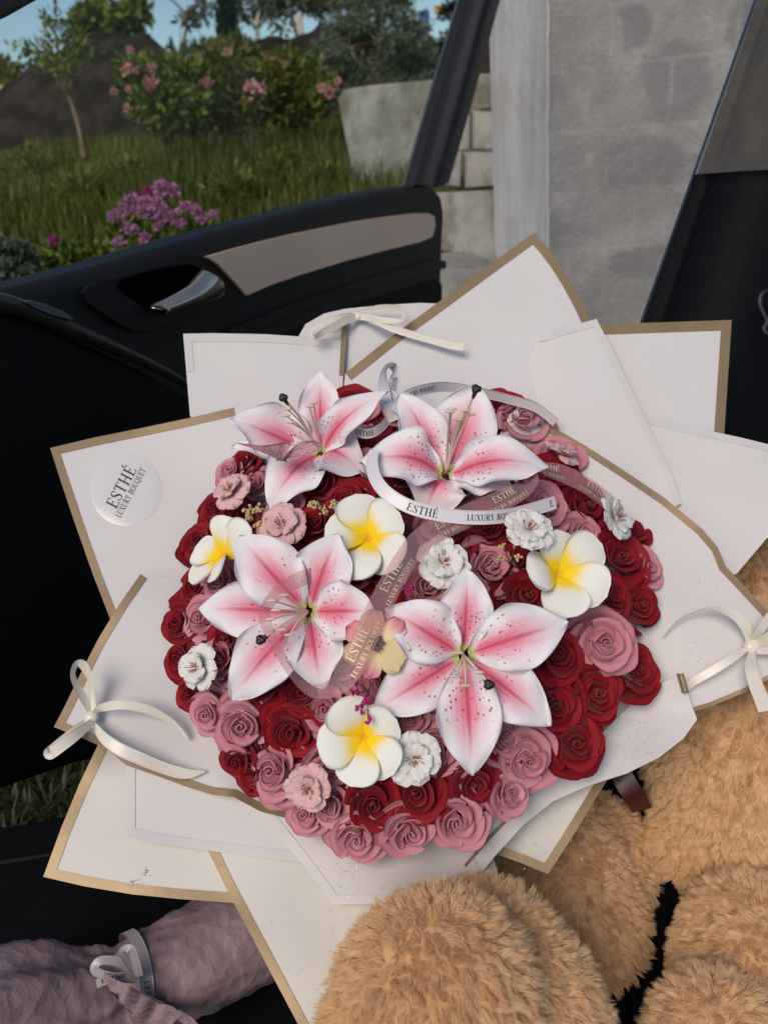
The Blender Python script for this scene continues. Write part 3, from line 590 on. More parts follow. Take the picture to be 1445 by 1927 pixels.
# ================================================================== ribbons
def ribbon_geo(P, rolls, width, nref, k=9):
    P = np.asarray(P, float); C = catmull(P, k); ro = catmull(np.array(rolls, float)[:, None]*np.ones((1, 3)), k)[:, 0]
    wd = catmull(np.array(width, float)[:, None]*np.ones((1, 3)), k)[:, 0] if np.ndim(width) else np.full(len(C), width)
    T = np.gradient(C, axis=0); T /= np.linalg.norm(T, axis=1, keepdims=True); rows = []; side = []; prev = None
    nr = np.array([nref(c) for c in C])
    sd0 = []
    for c, t, n_ in zip(C, T, nr):
        s = nrm(np.cross(n_, t)); s = -s if (sd0 and np.dot(s, sd0[-1]) < 0) else s; sd0.append(s)
    sd0 = np.array(sd0)
    for _ in range(4): sd0[1:-1] = (sd0[:-2]+2*sd0[1:-1]+sd0[2:])/4; sd0 -= np.einsum('ij,ij->i', sd0, T)[:, None]*T; sd0 /= np.linalg.norm(sd0, axis=1, keepdims=True)+1e-9
    for c, t, n_, r_, w_, s0_ in zip(C, T, nr, ro, wd, sd0):
        s = s0_; up = np.cross(t, s); s = s*math.cos(R(r_))+up*math.sin(R(r_)); side.append(s)
        rows.append([c+s*w_*q for q in (-.5, -.25, 0, .25, .5)])
    G = np.array(rows); L = np.concatenate([[0], np.cumsum(np.linalg.norm(np.diff(C, axis=0), axis=1))])
    V, F, uv = grid(G); uv = np.stack([np.repeat(L, 5), uv[:, 1]], 1)
    def mp(s, t, lift=0.0):   # s metres along, t across (-.5 .. .5)
        s = min(max(s, 0), L[-1]); i = min(np.searchsorted(L, s, 'right')-1, len(L)-2); f = (s-L[i])/(L[i+1]-L[i])
        c = C[i]*(1-f)+C[i+1]*f; sd_ = nrm(side[i]*(1-f)+side[i+1]*f); w_ = wd[i]*(1-f)+wd[i+1]*f; n_ = np.cross(T[i], sd_)
        if np.dot(n_, CAM-c) < 0: n_ = -n_
        return c+sd_*w_*t+n_*lift
    return V, F, uv, mp, L, C
def nearest_s(C, L, x, y):
    X, Y, _ = project(C); return L[int(np.argmin((X-x)**2+(Y-y)**2))]
def rib_text(mp, C, L, x, y, s, hgt, wd_, mat, parent, off=0.0, read=(1, 0)):
    """text centred at the ribbon point nearest to the pixel"""
    s0 = nearest_s(C, L, x, y); k = hgt; tw = text_width(s)*k; W = wd_; pa, pb, pc = mp(s0-.002, 0), mp(s0+.002, 0), mp(s0, .3)-mp(s0, -.3); (xa, xb), (ya, yb_), _ = project([pa, pb]); d = 1 if (xb-xa)*read[0]+(yb_-ya)*read[1] > 0 else -1
    flip = 1 if np.dot(np.cross((pb-pa)*d, pc), CAM-mp(s0, 0)) > 0 else -1
    letter(s, lambda a, b, q: mp(s0+d*(a*k-tw/2), flip*(off+(b-.5)*k/W), .00035+q*.00004), 'lettering', mat, parent)
toward = lambda c: nrm(CAM-c)
# white satin ribbon
def D(x, y, l): return dome(x, y, l)[0]
rw = thing('satin_ribbon', 'narrow white satin ribbon printed in black, curling over the upper right lily', 'ribbon', D(850, 965, .03))
pts = [(668, 772, .035), (640, 770, .045), (631, 785, .045), (650, 802, .04), (690, 816, .035), (722, 800, .035), (738, 770, .040)]
V, F, uv, mp, L, C = ribbon_geo([D(*p) for p in pts], [30, 60, 80, 40, 20, 40, 60], .0105, toward); mk('ribbon_curl', V, F, M['satin_white'], rw, uv=uv)
rib_text(mp, C, L, 685, 814, 'ESTHÉ', .0048, .0105, 'ink', rw)
pts = [(742, 792, .035), (728, 760, .05), (722, 722, .06), (727, 696, .065), (738, 690, .06), (744, 705, .055), (739, 740, .05), (735, 785, .035)]
V, F, uv, mp, L, C = ribbon_geo([D(*p) for p in pts], [10, 20, 30, 60, 60, 20, -10, -20], .012, toward); mk('ribbon_loop', V, F, M['satin_white'], rw, uv=uv)
rib_text(mp, C, L, 741, 722, 'BOUQUET', .0050, .012, 'ink', rw, read=(.1, 1))
pts = [(742, 775, .045), (756, 752, .05), (790, 735, .05), (840, 728, .045), (900, 738, .04), (960, 752, .035), (1010, 768, .03), (1045, 795, .02)]
V, F, uv, mp, L, C = ribbon_geo([D(*p) for p in pts], [10, 18, 18, 20, 24, 28, 30, 34], .011, toward); mk('ribbon_strand', V, F, M['satin_white'], rw, uv=uv)
rib_text(mp, C, L, 790, 735, 'LUXURY BOUQUET', .0042, .011, 'ink', rw)
pts = [(704, 845, .050), (700, 870, .05), (706, 900, .05), (730, 930, .048), (775, 955, .045), (840, 970, .042), (910, 974, .04), (970, 967, .034), (1045, 945, .03)]
V, F, uv, mp, L, C = ribbon_geo([D(*p) for p in pts], [25, 20, 10, 0, 0, 0, 0, 5, 10], [.009, .011, .0115, .012, .012, .012, .012, .012, .012], toward); mk('ribbon_band', V, F, M['satin_white'], rw, uv=uv)
rib_text(mp, C, L, 797, 961, 'ESTHÉ', .0070, .012, 'ink', rw); rib_text(mp, C, L, 938, 972, 'LUXURY BOUQUET', .0052, .012, 'ink', rw); rib_text(mp, C, L, 1040, 947, 'E', .006, .012, 'ink', rw)
# organza ribbon
ro = thing('organza_ribbon', 'wide sheer mauve ribbon with gold lettering winding across the bouquet', 'ribbon', D(730, 1120, .03))
pts = [(1150, 950, .012), (1110, 918, .02), (1060, 892, .025), (1020, 883, .028), (1000, 890, .035), (1000, 906, .04), (975, 925, .04), (930, 948, .038), (870, 975, .036), (800, 1010, .036), (765, 1050, .04), (735, 1100, .042), (706, 1160, .046), (680, 1215, .05), (656, 1262, .048), (630, 1292, .045), (590, 1300, .042), (555, 1275, .046), (525, 1225, .058), (502, 1175, .066), (500, 1145, .068), (530, 1110, .062), (570, 1088, .046), (604, 1080, .024)]
rolls = [20, 25, 20, 30, 70, 60, 20, 5, 0, 0, 0, 0, 0, 0, 5, 20, 30, 40, 30, 20, 30, 15, 10, 20]
wid = [.016, .017, .017, .015, .015, .016, .018, .019, .020, .020, .019, .019, .020, .020, .020, .016, .012, .008, .009, .010, .010, .012, .013, .012]
V, F, uv, mp, L, C = ribbon_geo([D(*p) for p in pts], rolls, wid, toward); mk('ribbon_band', V, F, M['organza'], ro, uv=uv)
def two(x, y, h, rd, mat='gold_foil'):
    rib_text(mp, C, L, x, y, 'ESTHÉ', h, .020, mat, ro, .16, rd); rib_text(mp, C, L, x, y, 'LUXURY BOUQUET', h*.58, .020, mat, ro, -.27, rd)
two(684, 1220, .0074, (.4, -1)); two(742, 1090, .0074, (.4, -1)); two(950, 938, .0066, (1, -.6)); two(1030, 886, .0062, (1, 0)); two(1118, 925, .006, (1, .4)); two(845, 988, .0064, (1, -.4))
# bows on the paper
def bow(label, S, loops, tails, knot, lift=.004):
    b = thing('ribbon_bow', label, 'bow', S(*knot, .004), 'cream satin bows tied to the paper')
    for name, lst in (('loop', loops), ('tail', tails)):
        for pts, rolls, wd in lst:
            V, F, uv, *_ = ribbon_geo([S(x, y, lift+l) for x, y, l in pts], rolls, wd, toward); mk(name, V, F, M['satin_cream'], b, uv=uv)
    c = S(*knot, .010); mb = MB(); v, f = ICO[2]; mb.add(c+v@np.array([BU*.007, BV*.0065, BN*.005]), f); mb.build('knot', M['satin_cream'], b)
bow('cream satin bow at the left on the gold edged corner, with two long curved tails', P['S8'][1],
    [([(176, 1342, .004), (150, 1300, .02), (138, 1272, .03), (143, 1252, .035), (155, 1250, .034), (168, 1272, .026), (174, 1300, .016), (176, 1342, .006)], [20, 35, 55, 50, 20, 40, 60, 40], .008),
     ([(172, 1352, .004), (140, 1378, .012), (106, 1407, .013), (95, 1417, .020), (105, 1411, .028), (140, 1385, .026), (175, 1358, .010)], [0, 0, 0, 0, 0, 0, 0], [.006, .009, .0105, .011, .0105, .010, .006])],
    [([(178, 1345, .006), (192, 1332, .016), (230, 1326, .022), (275, 1334, .020), (315, 1353, .014), (342, 1376, .007), (354, 1393, .002)], [50, 20, 10, 20, 35, 50, 60], [.005, .008, .0085, .0085, .007, .005, .002]),
     ([(176, 1362, .006), (195, 1388, .014), (225, 1410, .018), (265, 1428, .016), (310, 1446, .010), (350, 1456, .006), (386, 1452, .003)], [40, 20, 5, 0, 0, 5, 20], [.005, .009, .0105, .0105, .010, .009, .002])], (172, 1350))
bow('cream satin bow at the top on the rounded sheet', P['S1b'][1],
    [([(672, 594, .004), (640, 598, .020), (610, 610, .026), (590, 622, .03), (592, 634, .034), (615, 622, .03), (650, 604, .018), (672, 596, .008)], [10, 10, 20, 50, 50, 10, 10, 10], .0085),
     ([(676, 592, .004), (710, 580, .018), (745, 579, .024), (758, 588, .03), (756, 602, .034), (735, 604, .03), (705, 600, .02), (678, 596, .008)], [10, 15, 30, 50, 60, 30, 20, 10], .0075)],
    [([(680, 598, .006), (710, 606, .022), (750, 622, .026), (800, 636, .026), (845, 648, .026), (872, 652, .028)], [20, 10, 5, 0, 0, 0], [.005, .007, .008, .0085, .009, .009]),
     ([(668, 598, .005), (650, 602, .012), (632, 600, .014), (600, 612, .010)], [20, 10, 5, 0], .006)], (673, 595))
bow('cream satin bow at the right edge with a tail hanging over the fur', P['S6'][1],
    [([(1414, 1210, .004), (1430, 1185, .02), (1450, 1155, .03), (1475, 1140, .034), (1480, 1160, .034), (1450, 1195, .022), (1418, 1214, .008)], [30, 30, 40, 60, 40, 20, 10], .008),
     ([(1420, 1214, .006), (1445, 1205, .02), (1480, 1195, .028), (1500, 1210, .03), (1470, 1222, .022), (1422, 1222, .008)], [10, 10, 20, 50, 20, 10], .009)],
    [([(1410, 1208, .006), (1402, 1180, .016), (1380, 1158, .020), (1345, 1145, .018), (1310, 1150, .012), (1275, 1168, .006), (1246, 1200, .002)], [30, 20, 35, 55, 68, 72, 75], [.006, .010, .009, .007, .005, .004, .002]),
     ([(1405, 1220, .006), (1375, 1240, .014), (1340, 1262, .014), (1305, 1282, .010), (1290, 1295, .004)], [30, 10, 5, 0, 0], [.005, .0075, .008, .0075, .007]),
     ([(1414, 1225, .008), (1412, 1252, .022), (1420, 1285, .028), (1432, 1315, .032), (1440, 1338, .034)], [20, 10, 0, 0, 0], [.006, .010, .0115, .012, .012])], (1412, 1216))

# ribbon tied round the handle
i0 = int(np.argmin(np.abs(project(hp)[0]-262))); tt = nrm(T_h[i0]); a_ = nrm(np.cross(tt, FW)); b_ = np.cross(tt, a_)
ht = thing('tie_ribbon', 'printed satin ribbon tied round the mauve tissue handle at the lower left', 'ribbon', hp[i0])
P_ = [hp[i0]+tt*.004*math.sin(a*2)+(a_*math.cos(a)+b_*math.sin(a))*(hr[i0]*1.10+.003) for a in np.linspace(0, 2*math.pi, 25)]
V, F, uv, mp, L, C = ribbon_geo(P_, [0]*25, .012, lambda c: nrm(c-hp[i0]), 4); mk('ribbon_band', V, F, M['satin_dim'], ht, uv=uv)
for sx in (268, 292): rib_text(mp, C, L, sx, 1850 if sx == 268 else 1905, 'ESTHÉ' if sx == 268 else 'LUXURY BOUQUET', .0062 if sx == 268 else .005, .012, 'ink', ht)
zt = np.dot(hp[i0]-CAM, FW)-hr[i0]-.006
for lst in ([(258, 1838, 0), (225, 1812, .006), (190, 1808, .010), (178, 1824, .012), (200, 1836, .010), (256, 1842, .002)], [(260, 1836, 0), (240, 1806, .008), (232, 1790, .012), (246, 1786, .014), (254, 1806, .010), (262, 1838, .002)], [(258, 1840, .001), (225, 1838, .008), (196, 1846, .012), (182, 1852, .014)]):
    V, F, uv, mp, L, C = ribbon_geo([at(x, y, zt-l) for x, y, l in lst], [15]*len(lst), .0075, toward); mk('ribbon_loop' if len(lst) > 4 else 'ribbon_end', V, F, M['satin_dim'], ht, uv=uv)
rib_text(mp, C, L, 215, 1842, 'ESTHÉ', .0055, .011, 'ink', ht)
#PART3
# ================================================================== roses
def rose_petal(r, zt, hw, curl, seed, n=9, m=11, th=.030, point=.03, r0=.1, z0=-.85):
    rnd = random.Random(seed); ph = [rnd.uniform(0, 6.28) for _ in range(4)]; asym = rnd.uniform(-.08, .08); G = np.zeros((n, m, 3))
    for i, b in enumerate(np.linspace(0, 1, n)):
        for j, a in enumerate(np.linspace(-1, 1, m)):
            rad = r0+(r-r0)*math.sin(b*math.pi/2)**.85
            c = max(0, b-.62)/.38; top = 1-.16*a*a-.12*abs(a)**5+asym*a
            rad += curl*c*c*(1-.5*a*a)+point*c*max(0, 1-abs(a)*2.2)**2 + .05*c*math.sin(3*a+ph[0])*r
            rad *= 1+.13*a
            z = z0+(zt-z0)*b**1.05*top - curl*.75*c*c*(1-.3*a*a)+.03*c*math.sin(4*a+ph[1])
            an = R(hw)*a*(1-.12*b)+.05*math.sin(ph[2]+2*b); G[i, j] = (rad*math.cos(an), rad*math.sin(an), z)
    return grid(G, th)
def spiral_bud():
    G = []
    for k in range(46):
        u = k/45; an = u*2.6*math.pi; rr = .03+.13*u; zt = .42-.05*math.sin(an*1.3)-.05*u
        G.append([(rr*(.75+.25*b)*math.cos(an), rr*(.75+.25*b)*math.sin(an), -.3+(zt+.3)*b) for b in (.3, .6, .85, 1)])
    return grid(np.array(G), .03)
RM = {}
def rmesh(key, geo, mat):
    o = mk(key, geo[0], geo[1], M[mat], None, True, local=True); me = o.data; bpy.data.objects.remove(o); return me
for cn in ('red_foam', 'pink_foam'):
    RM[cn] = dict(bud=rmesh('bud', spiral_bud(), cn),
        L1=[rmesh('petal', rose_petal(.25, .42, 80, .03, s, 6, 9, r0=.12, z0=.0), cn) for s in (1, 2)],
        L2=[rmesh('petal', rose_petal(.42, .36, 74, .06, s, 7, 10, r0=.20, z0=-.02), cn) for s in (3, 4, 5)],
        L3=[rmesh('petal', rose_petal(.64, .22, 64, .12, s, 8, 12, point=.05, r0=.32, z0=-.12), cn) for s in (6, 7, 8)],
        L4=[rmesh('petal', rose_petal(.83, .02, 58, .18, s, 9, 12, point=.07, r0=.40, z0=-.62), cn) for s in (9, 10, 11)])
def link(o, parent, name=None): COL.objects.link(o); o.parent = parent; return o
def new_rose(cn):
    root = bpy.data.objects.new('rose', None); COL.objects.link(root)
    def part(name, me, rz, s=1.0, tilt=(0, 0)):
        o = bpy.data.objects.new(name, me); COL.objects.link(o); o.parent = root; o.rotation_euler = (tilt[0], tilt[1], rz); o.scale = (s,)*3
    part('bud', RM[cn]['bud'], 0)
    for lay_, cnt, off in (('L1', 2, .3), ('L2', 3, 1.0), ('L3', 4, .2), ('L4', 5, .7)):
        for k in range(cnt): part('petal', random.choice(RM[cn][lay_]), off+k*2*math.pi/cnt)
    return root
PROTO = {c: new_rose(c) for c in ('red_foam', 'pink_foam')}; used = set()
def frame_quat(n, spin):
    q = Vector(n).to_track_quat('Z', 'Y'); from mathutils import Quaternion
    return q @ Quaternion((0, 0, 1), spin)
def place_rose(x, y, rpx, c, label, lift=0.0, tilt=(0, 0)):
    cn = {'R': 'red_foam', 'P': 'pink_foam'}[c]; src = PROTO[cn]
    p, n = dome(x, y, -.004+lift); n = nrm(n+BU*random.uniform(-.28, .28)+BV*random.uniform(-.28, .20)+BU*tilt[0]+BV*tilt[1]); n = nrm(n+_n0*max(0, min(1.2, (.93-np.dot(n, _n0))*2.6)))
    if cn not in used: o = src; used.add(cn)
    else:
        o = src.copy(); COL.objects.link(o)
        for ch in src.children: link(ch.copy(), o)
    k = 0
    for ch in o.children:
        if ch.name.startswith('petal'): 
            k += 1; ch.rotation_euler.z += random.uniform(-.28, .28); ch.rotation_euler.x = random.uniform(-.15, .15); ch.rotation_euler.y = random.uniform(-.16, .10); s = random.uniform(.93, 1.08); ch.scale = (s, s, s*random.uniform(.9, 1.1))
    d = np.dot(p-CAM, FW); o.location = Vector(p); o.rotation_mode = 'QUATERNION'; o.rotation_quaternion = frame_quat(n, random.uniform(0, 6.28)); s = rpx*d/FPX*1.19; o.scale = (s, s, s)
    tag(o, ('deep red foam rose ' if c == 'R' else 'dusty pink foam rose ')+label, 'rose', 'red roses in the bouquet' if c == 'R' else 'pink roses in the bouquet')
ROSES = [
 (667, 757, 38, 'R', 'at the very top rim, behind the curling white ribbon'), (676, 782, 44, 'P', 'inside the curl of white ribbon at the top'), (707, 805, 34, 'R', 'small, at the foot of the upright white ribbon loop'),
 (738, 782, 40, 'P', 'right behind the upright white ribbon loop'), (684, 845, 46, 'R', 'in the dark gap between the two upper lilies'), (706, 890, 54, 'P', 'under the left end of the printed white ribbon band'),
 (612, 922, 54, 'R', 'above the beige sprig, below the upper left lily'), (562, 908, 50, 'R', 'half hidden under the lowest petal of the upper left lily'), (640, 875, 44, 'R', 'tucked beneath the right lower petal of the upper left lily'),
 (551, 962, 48, 'P', 'behind the pale pink blossom beside the beige sprig'), (484, 915, 44, 'P', 'under the butterfly and the upper left lily'), (437, 890, 34, 'P', 'at the upper left rim behind a pale pink blossom'),
 (466, 872, 34, 'R', 'on the upper left rim just below the butterfly wing'), (411, 962, 38, 'R', 'on the left rim below the pale pink blossom'), (441, 978, 40, 'R', 'between the far left frangipani and the pale pink blossom'),
 (598, 992, 46, 'R', 'left of the upper frangipani and under the beige sprig'), (655, 945, 44, 'R', 'behind the top petal of the upper frangipani'), (760, 850, 42, 'P', 'under the left petal of the upper right lily'),
 (935, 766, 42, 'R', 'at the top rim behind the right lily tip'), (982, 796, 54, 'P', 'on the upper right rim behind the lily tip'), (1050, 862, 52, 'P', 'on the upper right rim carrying a pale pink blossom'),
 (1040, 902, 56, 'R', 'under the sheer ribbon on the upper right'), (860, 917, 54, 'P', 'large open one below the upper right lily'), (918, 912, 46, 'R', 'right below the front petal of the upper right lily'),
 (945, 958, 46, 'R', 'between sheer ribbon and white ribbon band'), (1016, 953, 50, 'P', 'behind the right end of the white ribbon band'), (1095, 955, 58, 'R', 'left of the side facing white blossom at the right'),
 (1150, 935, 34, 'R', 'peeping out behind the side facing white blossom'), (832, 988, 50, 'P', 'under the sheer ribbon above the central white blossom'), (915, 996, 54, 'R', 'just below the words on the white ribbon band'),
 (757, 905, 44, 'R', 'between the ribbon band and the falling lily petal'), (378, 1022, 40, 'R', 'on the left rim above the far left frangipani'), (374, 1112, 44, 'R', 'on the left rim below the far left frangipani'),
 (345, 1172, 50, 'R', 'outermost on the left rim, seen from the side'), (420, 1098, 44, 'P', 'between the far left frangipani and the left lily'), (390, 1165, 54, 'P', 'under the left pointing petal of the left lily'),
 (430, 1205, 42, 'R', 'in shade below the left pointing lily petal'), (345, 1240, 42, 'R', 'on the left rim above the white blossom'), (361, 1300, 36, 'R', 'on the left rim just below the white blossom'),
 (420, 1240, 46, 'P', 'between the left white blossom and the left lily'), (660, 1075, 54, 'P', 'directly below the upper frangipani'), (715, 1080, 50, 'R', 'between the upper frangipani and the sheer ribbon'),
 (620, 1196, 52, 'P', 'under the right petal of the left lily'), (597, 1243, 48, 'R', 'in shade right of the bottom petal of the left lily'), (645, 1236, 50, 'P', 'left of the cream flower under the sheer ribbon'),
 (508, 1288, 54, 'R', 'dark, below the bottom petal of the left lily'), (572, 1305, 50, 'R', 'below the turn of the sheer ribbon'), (400, 1342, 46, 'P', 'small, on the lower left rim below the white blossom'),
 (463, 1362, 62, 'P', 'large, at the lower left between red ones'), (555, 1372, 58, 'R', 'large, at the lower left beside the lower frangipani'), (453, 1427, 44, 'R', 'small, outermost at the lower left rim'),
 (476, 1455, 34, 'R', 'tiny, below the outermost red one at the lower left rim'), (521, 1450, 58, 'P', 'on the lower left rim beside the lower pink blossom'), (615, 1335, 46, 'P', 'above the left petal of the lower frangipani'),
 (628, 1450, 48, 'P', 'under the lowest petals of the lower frangipani'), (578, 1530, 40, 'P', 'on the bottom rim below the pink blossom'), (625, 1512, 48, 'P', 'between the pink blossom and a red one on the bottom rim'),
 (702, 1510, 58, 'R', 'left of the red pair below the lower frangipani'), (672, 1568, 56, 'P', 'lowest of all on the bottom rim'), (768, 1560, 54, 'P', 'in the middle of the bottom rim'),
 (788, 1492, 58, 'R', 'below the lower white blossom'), (858, 1540, 54, 'P', 'on the bottom rim right of the middle'), (890, 1472, 54, 'R', 'below the tip of the lowest lily petal'),
 (955, 1492, 44, 'P', 'low on the bottom right rim beside the gold line'), (988, 1425, 58, 'P', 'at the lower right beside the outermost red one'), (945, 1385, 46, 'P', 'in the gap right of the lowest lily petal'),
 (828, 1410, 52, 'P', 'behind the lower white blossom'), (1040, 1325, 56, 'R', 'under the lower right petal of the right lily'), (1112, 1302, 62, 'R', 'large open one at the right below the big pink one'),
 (1078, 1398, 56, 'R', 'outermost at the lower right rim'), (1190, 1262, 50, 'R', 'outermost at the right rim below the big pink one'), (1135, 1210, 56, 'P', 'biggest, standing proud at the right'),
 (1045, 1240, 60, 'R', 'right behind the right petal of the right lily'), (1145, 1130, 48, 'R', 'between the right frangipani and the big pink one'), (1196, 1140, 46, 'R', 'on the right rim behind the right frangipani'),
 (1158, 1055, 58, 'R', 'right of the right frangipani'), (1210, 1072, 46, 'P', 'outermost on the right rim, seen from the side'), (1096, 1010, 40, 'P', 'behind the top of the right frangipani'),
 (985, 1125, 56, 'R', 'left of the lowest petal of the right frangipani'), (970, 1062, 48, 'R', 'behind the left petal of the right frangipani'), (918, 1070, 56, 'P', 'right of the central white blossom'),
 (803, 1112, 56, 'P', 'under the central white blossom'), (762, 1240, 48, 'R', 'between the cream flower and the right lily'), (728, 1278, 46, 'P', 'behind the magenta sprig and the cream flower'), (750, 1160, 46, 'R', 'above the right lily beside the upper magenta sprig'), (860, 1020, 44, 'R', 'behind the central white blossom on its upper right'),
 (1190, 1010, 40, 'R', 'on the right rim above the outermost pink one'), (520, 1010, 44, 'R', 'behind the top petal of the left lily'), (770, 1350, 46, 'P', 'right of the lower frangipani'),
]
for q in ROSES: place_rose(*q[:4], q[4], tilt=(-.15, .0) if q[:2] == (1135, 1210) else (0, 0), lift=.012 if q[:2] == (1135, 1210) else (-.014 if q[:2] == (1150, 935) else 0))

# ================================================================== lilies
def lerp(a, b, t): return a*(1-t)+b*t
def lily_petal(root, base, tip, n, width, arch, droop, peak=.52, channel=.25, recurve=.0, name='petal', mat='lily', side_tw=0.0):
    """petal from base to tip; n is the face normal; arch lifts the middle, droop bends the tip back"""
    base = np.asarray(base); tip = np.asarray(tip); ax = tip-base; Ln = np.linalg.norm(ax); ax /= Ln; n = nrm(n-np.dot(n, ax)*ax); s_ = np.cross(n, ax); G = []
    for u in np.linspace(0, 1, 22):
        if u < peak: wv = math.sin(u/peak*math.pi/2)**.85*.93+.07
        else: v = (u-peak)/(1-peak); wv = max(.0, (1-v**1.7))**.88
        wv = max(wv, .015); hw = width/2*wv
        c = base+ax*Ln*u+n*(arch*math.sin(u*math.pi)-droop*1.35*u**4)
        row = []
        for t_ in np.linspace(-1, 1, 15):
            ed = .0045*math.sin(u*15+t_*2+width*999)*abs(t_)**3
            z = channel*hw*(-math.cos(t_*math.pi/2)*.9+.35*abs(t_)**1.2*0) - recurve*hw*abs(t_)**2.6 + .06*hw*math.exp(-(t_/.07)**2)*0
            groove = -.05*hw*math.exp(-(t_/.10)**2)
            row.append(c+s_*(hw*t_*(1-.06*channel))+n*(z+groove+ed)+s_*side_tw*hw*u)
        G.append(row)
    V, F, uv = grid(np.array(G), .0006); o = mk(name, V, F, M[mat], root, True, uv=uv); return o
def lily(label, cpx, lift, n, petals, stamens, stig, throat=.010, anther=(.0045, 'anther_cream'), fil='filament', fm=.75):
    c, nd = dome(*cpx, lift); n = nrm(n if n is not None else nd)
    root = thing('lily', label, 'lily', c, 'pink and white lilies in the bouquet')
    for i, (tx, ty, h, wpx, arch, droop, ch, lay_) in enumerate(petals):
        tip = on_plane(tx, ty, c+n*h, n) if abs(np.dot(ray(tx, ty), n)) > .30 else None
        if tip is None or np.linalg.norm(tip-c) > .14:
            d = np.dot(c-CAM, FW); tip = at(tx, ty, d-h)
        dirp = nrm(tip-c); b = c+dirp*.004-n*throat+n*lay_*.004
        face = nrm(n*fm+nrm(CAM-c)*(1-fm)); d = np.dot(c-CAM, FW)
        if abs(np.dot(nrm(tip-b), n)) > .85: face = -dirp
        lily_petal(root, b, tip, face, wpx*1.0*d/FPX, arch, droop, channel=ch)
    base = c-n*throat*.6
    for (x, y, h) in stamens:
        d = np.dot(c-CAM, FW); e = at(x, y, d-h); mid = (base+e)/2+n*.006
        P_ = catmull([base, mid, e], 5); mb = MB(); mb.tube(P_, np.linspace(.0011, .0007, len(P_)), 6); so = mb.build('stamen', M[fil], root)
        a = nrm(np.cross(e-base, n)+.3*BU); mb = MB(); mb.tube([e-a*anther[0], e-a*anther[0]*.5, e, e+a*anther[0]*.6, e+a*anther[0]], [.0004, .0013, .0014, .0013, .0004], 6); mb.build('anther', M[anther[1]], so)
    x, y, h = stig; d = np.dot(c-CAM, FW); e = at(x, y, d-h); P_ = catmull([base, (base+e)/2+n*.006, e], 6); mb = MB(); mb.tube(P_, np.linspace(.0013, .0010, len(P_)), 7); so = mb.build('pistil', M[fil], root)
    mb = MB(); dv = nrm(e-base); mb.tube([e-dv*.010, e-dv*.004], [.0012, .0022], 7)
    for k in range(3):
        a = k*2.1; off = (BU*math.cos(a)+BV*math.sin(a))*.0024; mb.ball(e+off*.55, (.0034, .0034, .0030), 2)
    mb.build('stigma', M['stigma'], so); return root
# right centre, face on
nC = nrm(_n0*.9+BN*.5)
lily('large pink and white lily at right centre, wide open and facing the viewer', (873, 1232), .028, nC, [
 (880, 1072, .012, 104, .008, .006, .12, 0), (1037, 1362, .004, 112, .008, .010, .12, 0), (705, 1336, .006, 112, .008, .012, .12, 0),
 (732, 1146, .016, 122, .010, .010, .22, 1), (1068, 1168, .012, 128, .010, .010, .22, 1), (890, 1458, .006, 122, .012, .012, .30, 1.4)],
 [(856, 1272, .030), (900, 1265, .034), (912, 1278, .03), (876, 1290, .036), (862, 1228, .03)], (920, 1288, .040), fil='filament')
lily('large pink and white lily at left centre under the sheer ribbon', (577, 1150), .028, nrm(_n0*.9+BN*.35-BU*.12), [
 (632, 1006, .010, 118, .006, .008, .10, 0), (603, 1290, .006, 112, .008, .008, .12, 0), (694, 1147, .020, 118, .004, .006, .35, 1.2),
 (446, 1008, .018, 128, .008, .012, .16, 1), (428, 1316, .006, 118, .012, .014, .2, 1.2), (370, 1143, .010, 112, .008, .010, .14, 0)],
 [(520, 1148, .040), (510, 1165, .038), (530, 1185, .036), (545, 1195, .034), (512, 1130, .04), (535, 1120, .036)], (491, 1204, .044))
nA = nrm(_n0*.52+UP*.85-RT*.05)
lily('pink and white lily at the upper left with a butterfly on its petal', (602, 842), .022, nA, [
 (597, 696, .070, 86, .000, .014, .30, 0), (686, 738, .062, 74, .010, .026, .25, .6), (442, 778, .046, 118, .006, .010, .35, .5),
 (437, 834, .012, 60, .012, .006, .2, 0), (508, 937, -.020, 108, .016, .014, .12, 1), (674, 872, -.004, 108, .016, .012, .18, 1.2)],
 [(538, 782, .05), (541, 770, .055), (590, 758, .05), (582, 765, .05), (548, 795, .045)], (533, 748, .062), fm=.45)
lily('pink and white lily at the upper right behind the printed white ribbon', (838, 880), .022, nrm(_n0*.50+UP*.86), [
 (760, 732, .064, 92, .004, .014, .25, 0), (1023, 862, .020, 104, .020, .016, .2, 0), (800, 955, -.024, 122, .014, .012, .1, .5),
 (896, 716, .070, 136, -.004, .012, .30, .8), (692, 852, .022, 120, .020, .016, .22, .8), (960, 908, -.004, 96, .014, .010, .2, 1.4)],
 [(846, 775, .06), (875, 772, .06), (885, 780, .055), (850, 770, .06), (862, 790, .05)], (896, 732, .072), fm=.45)

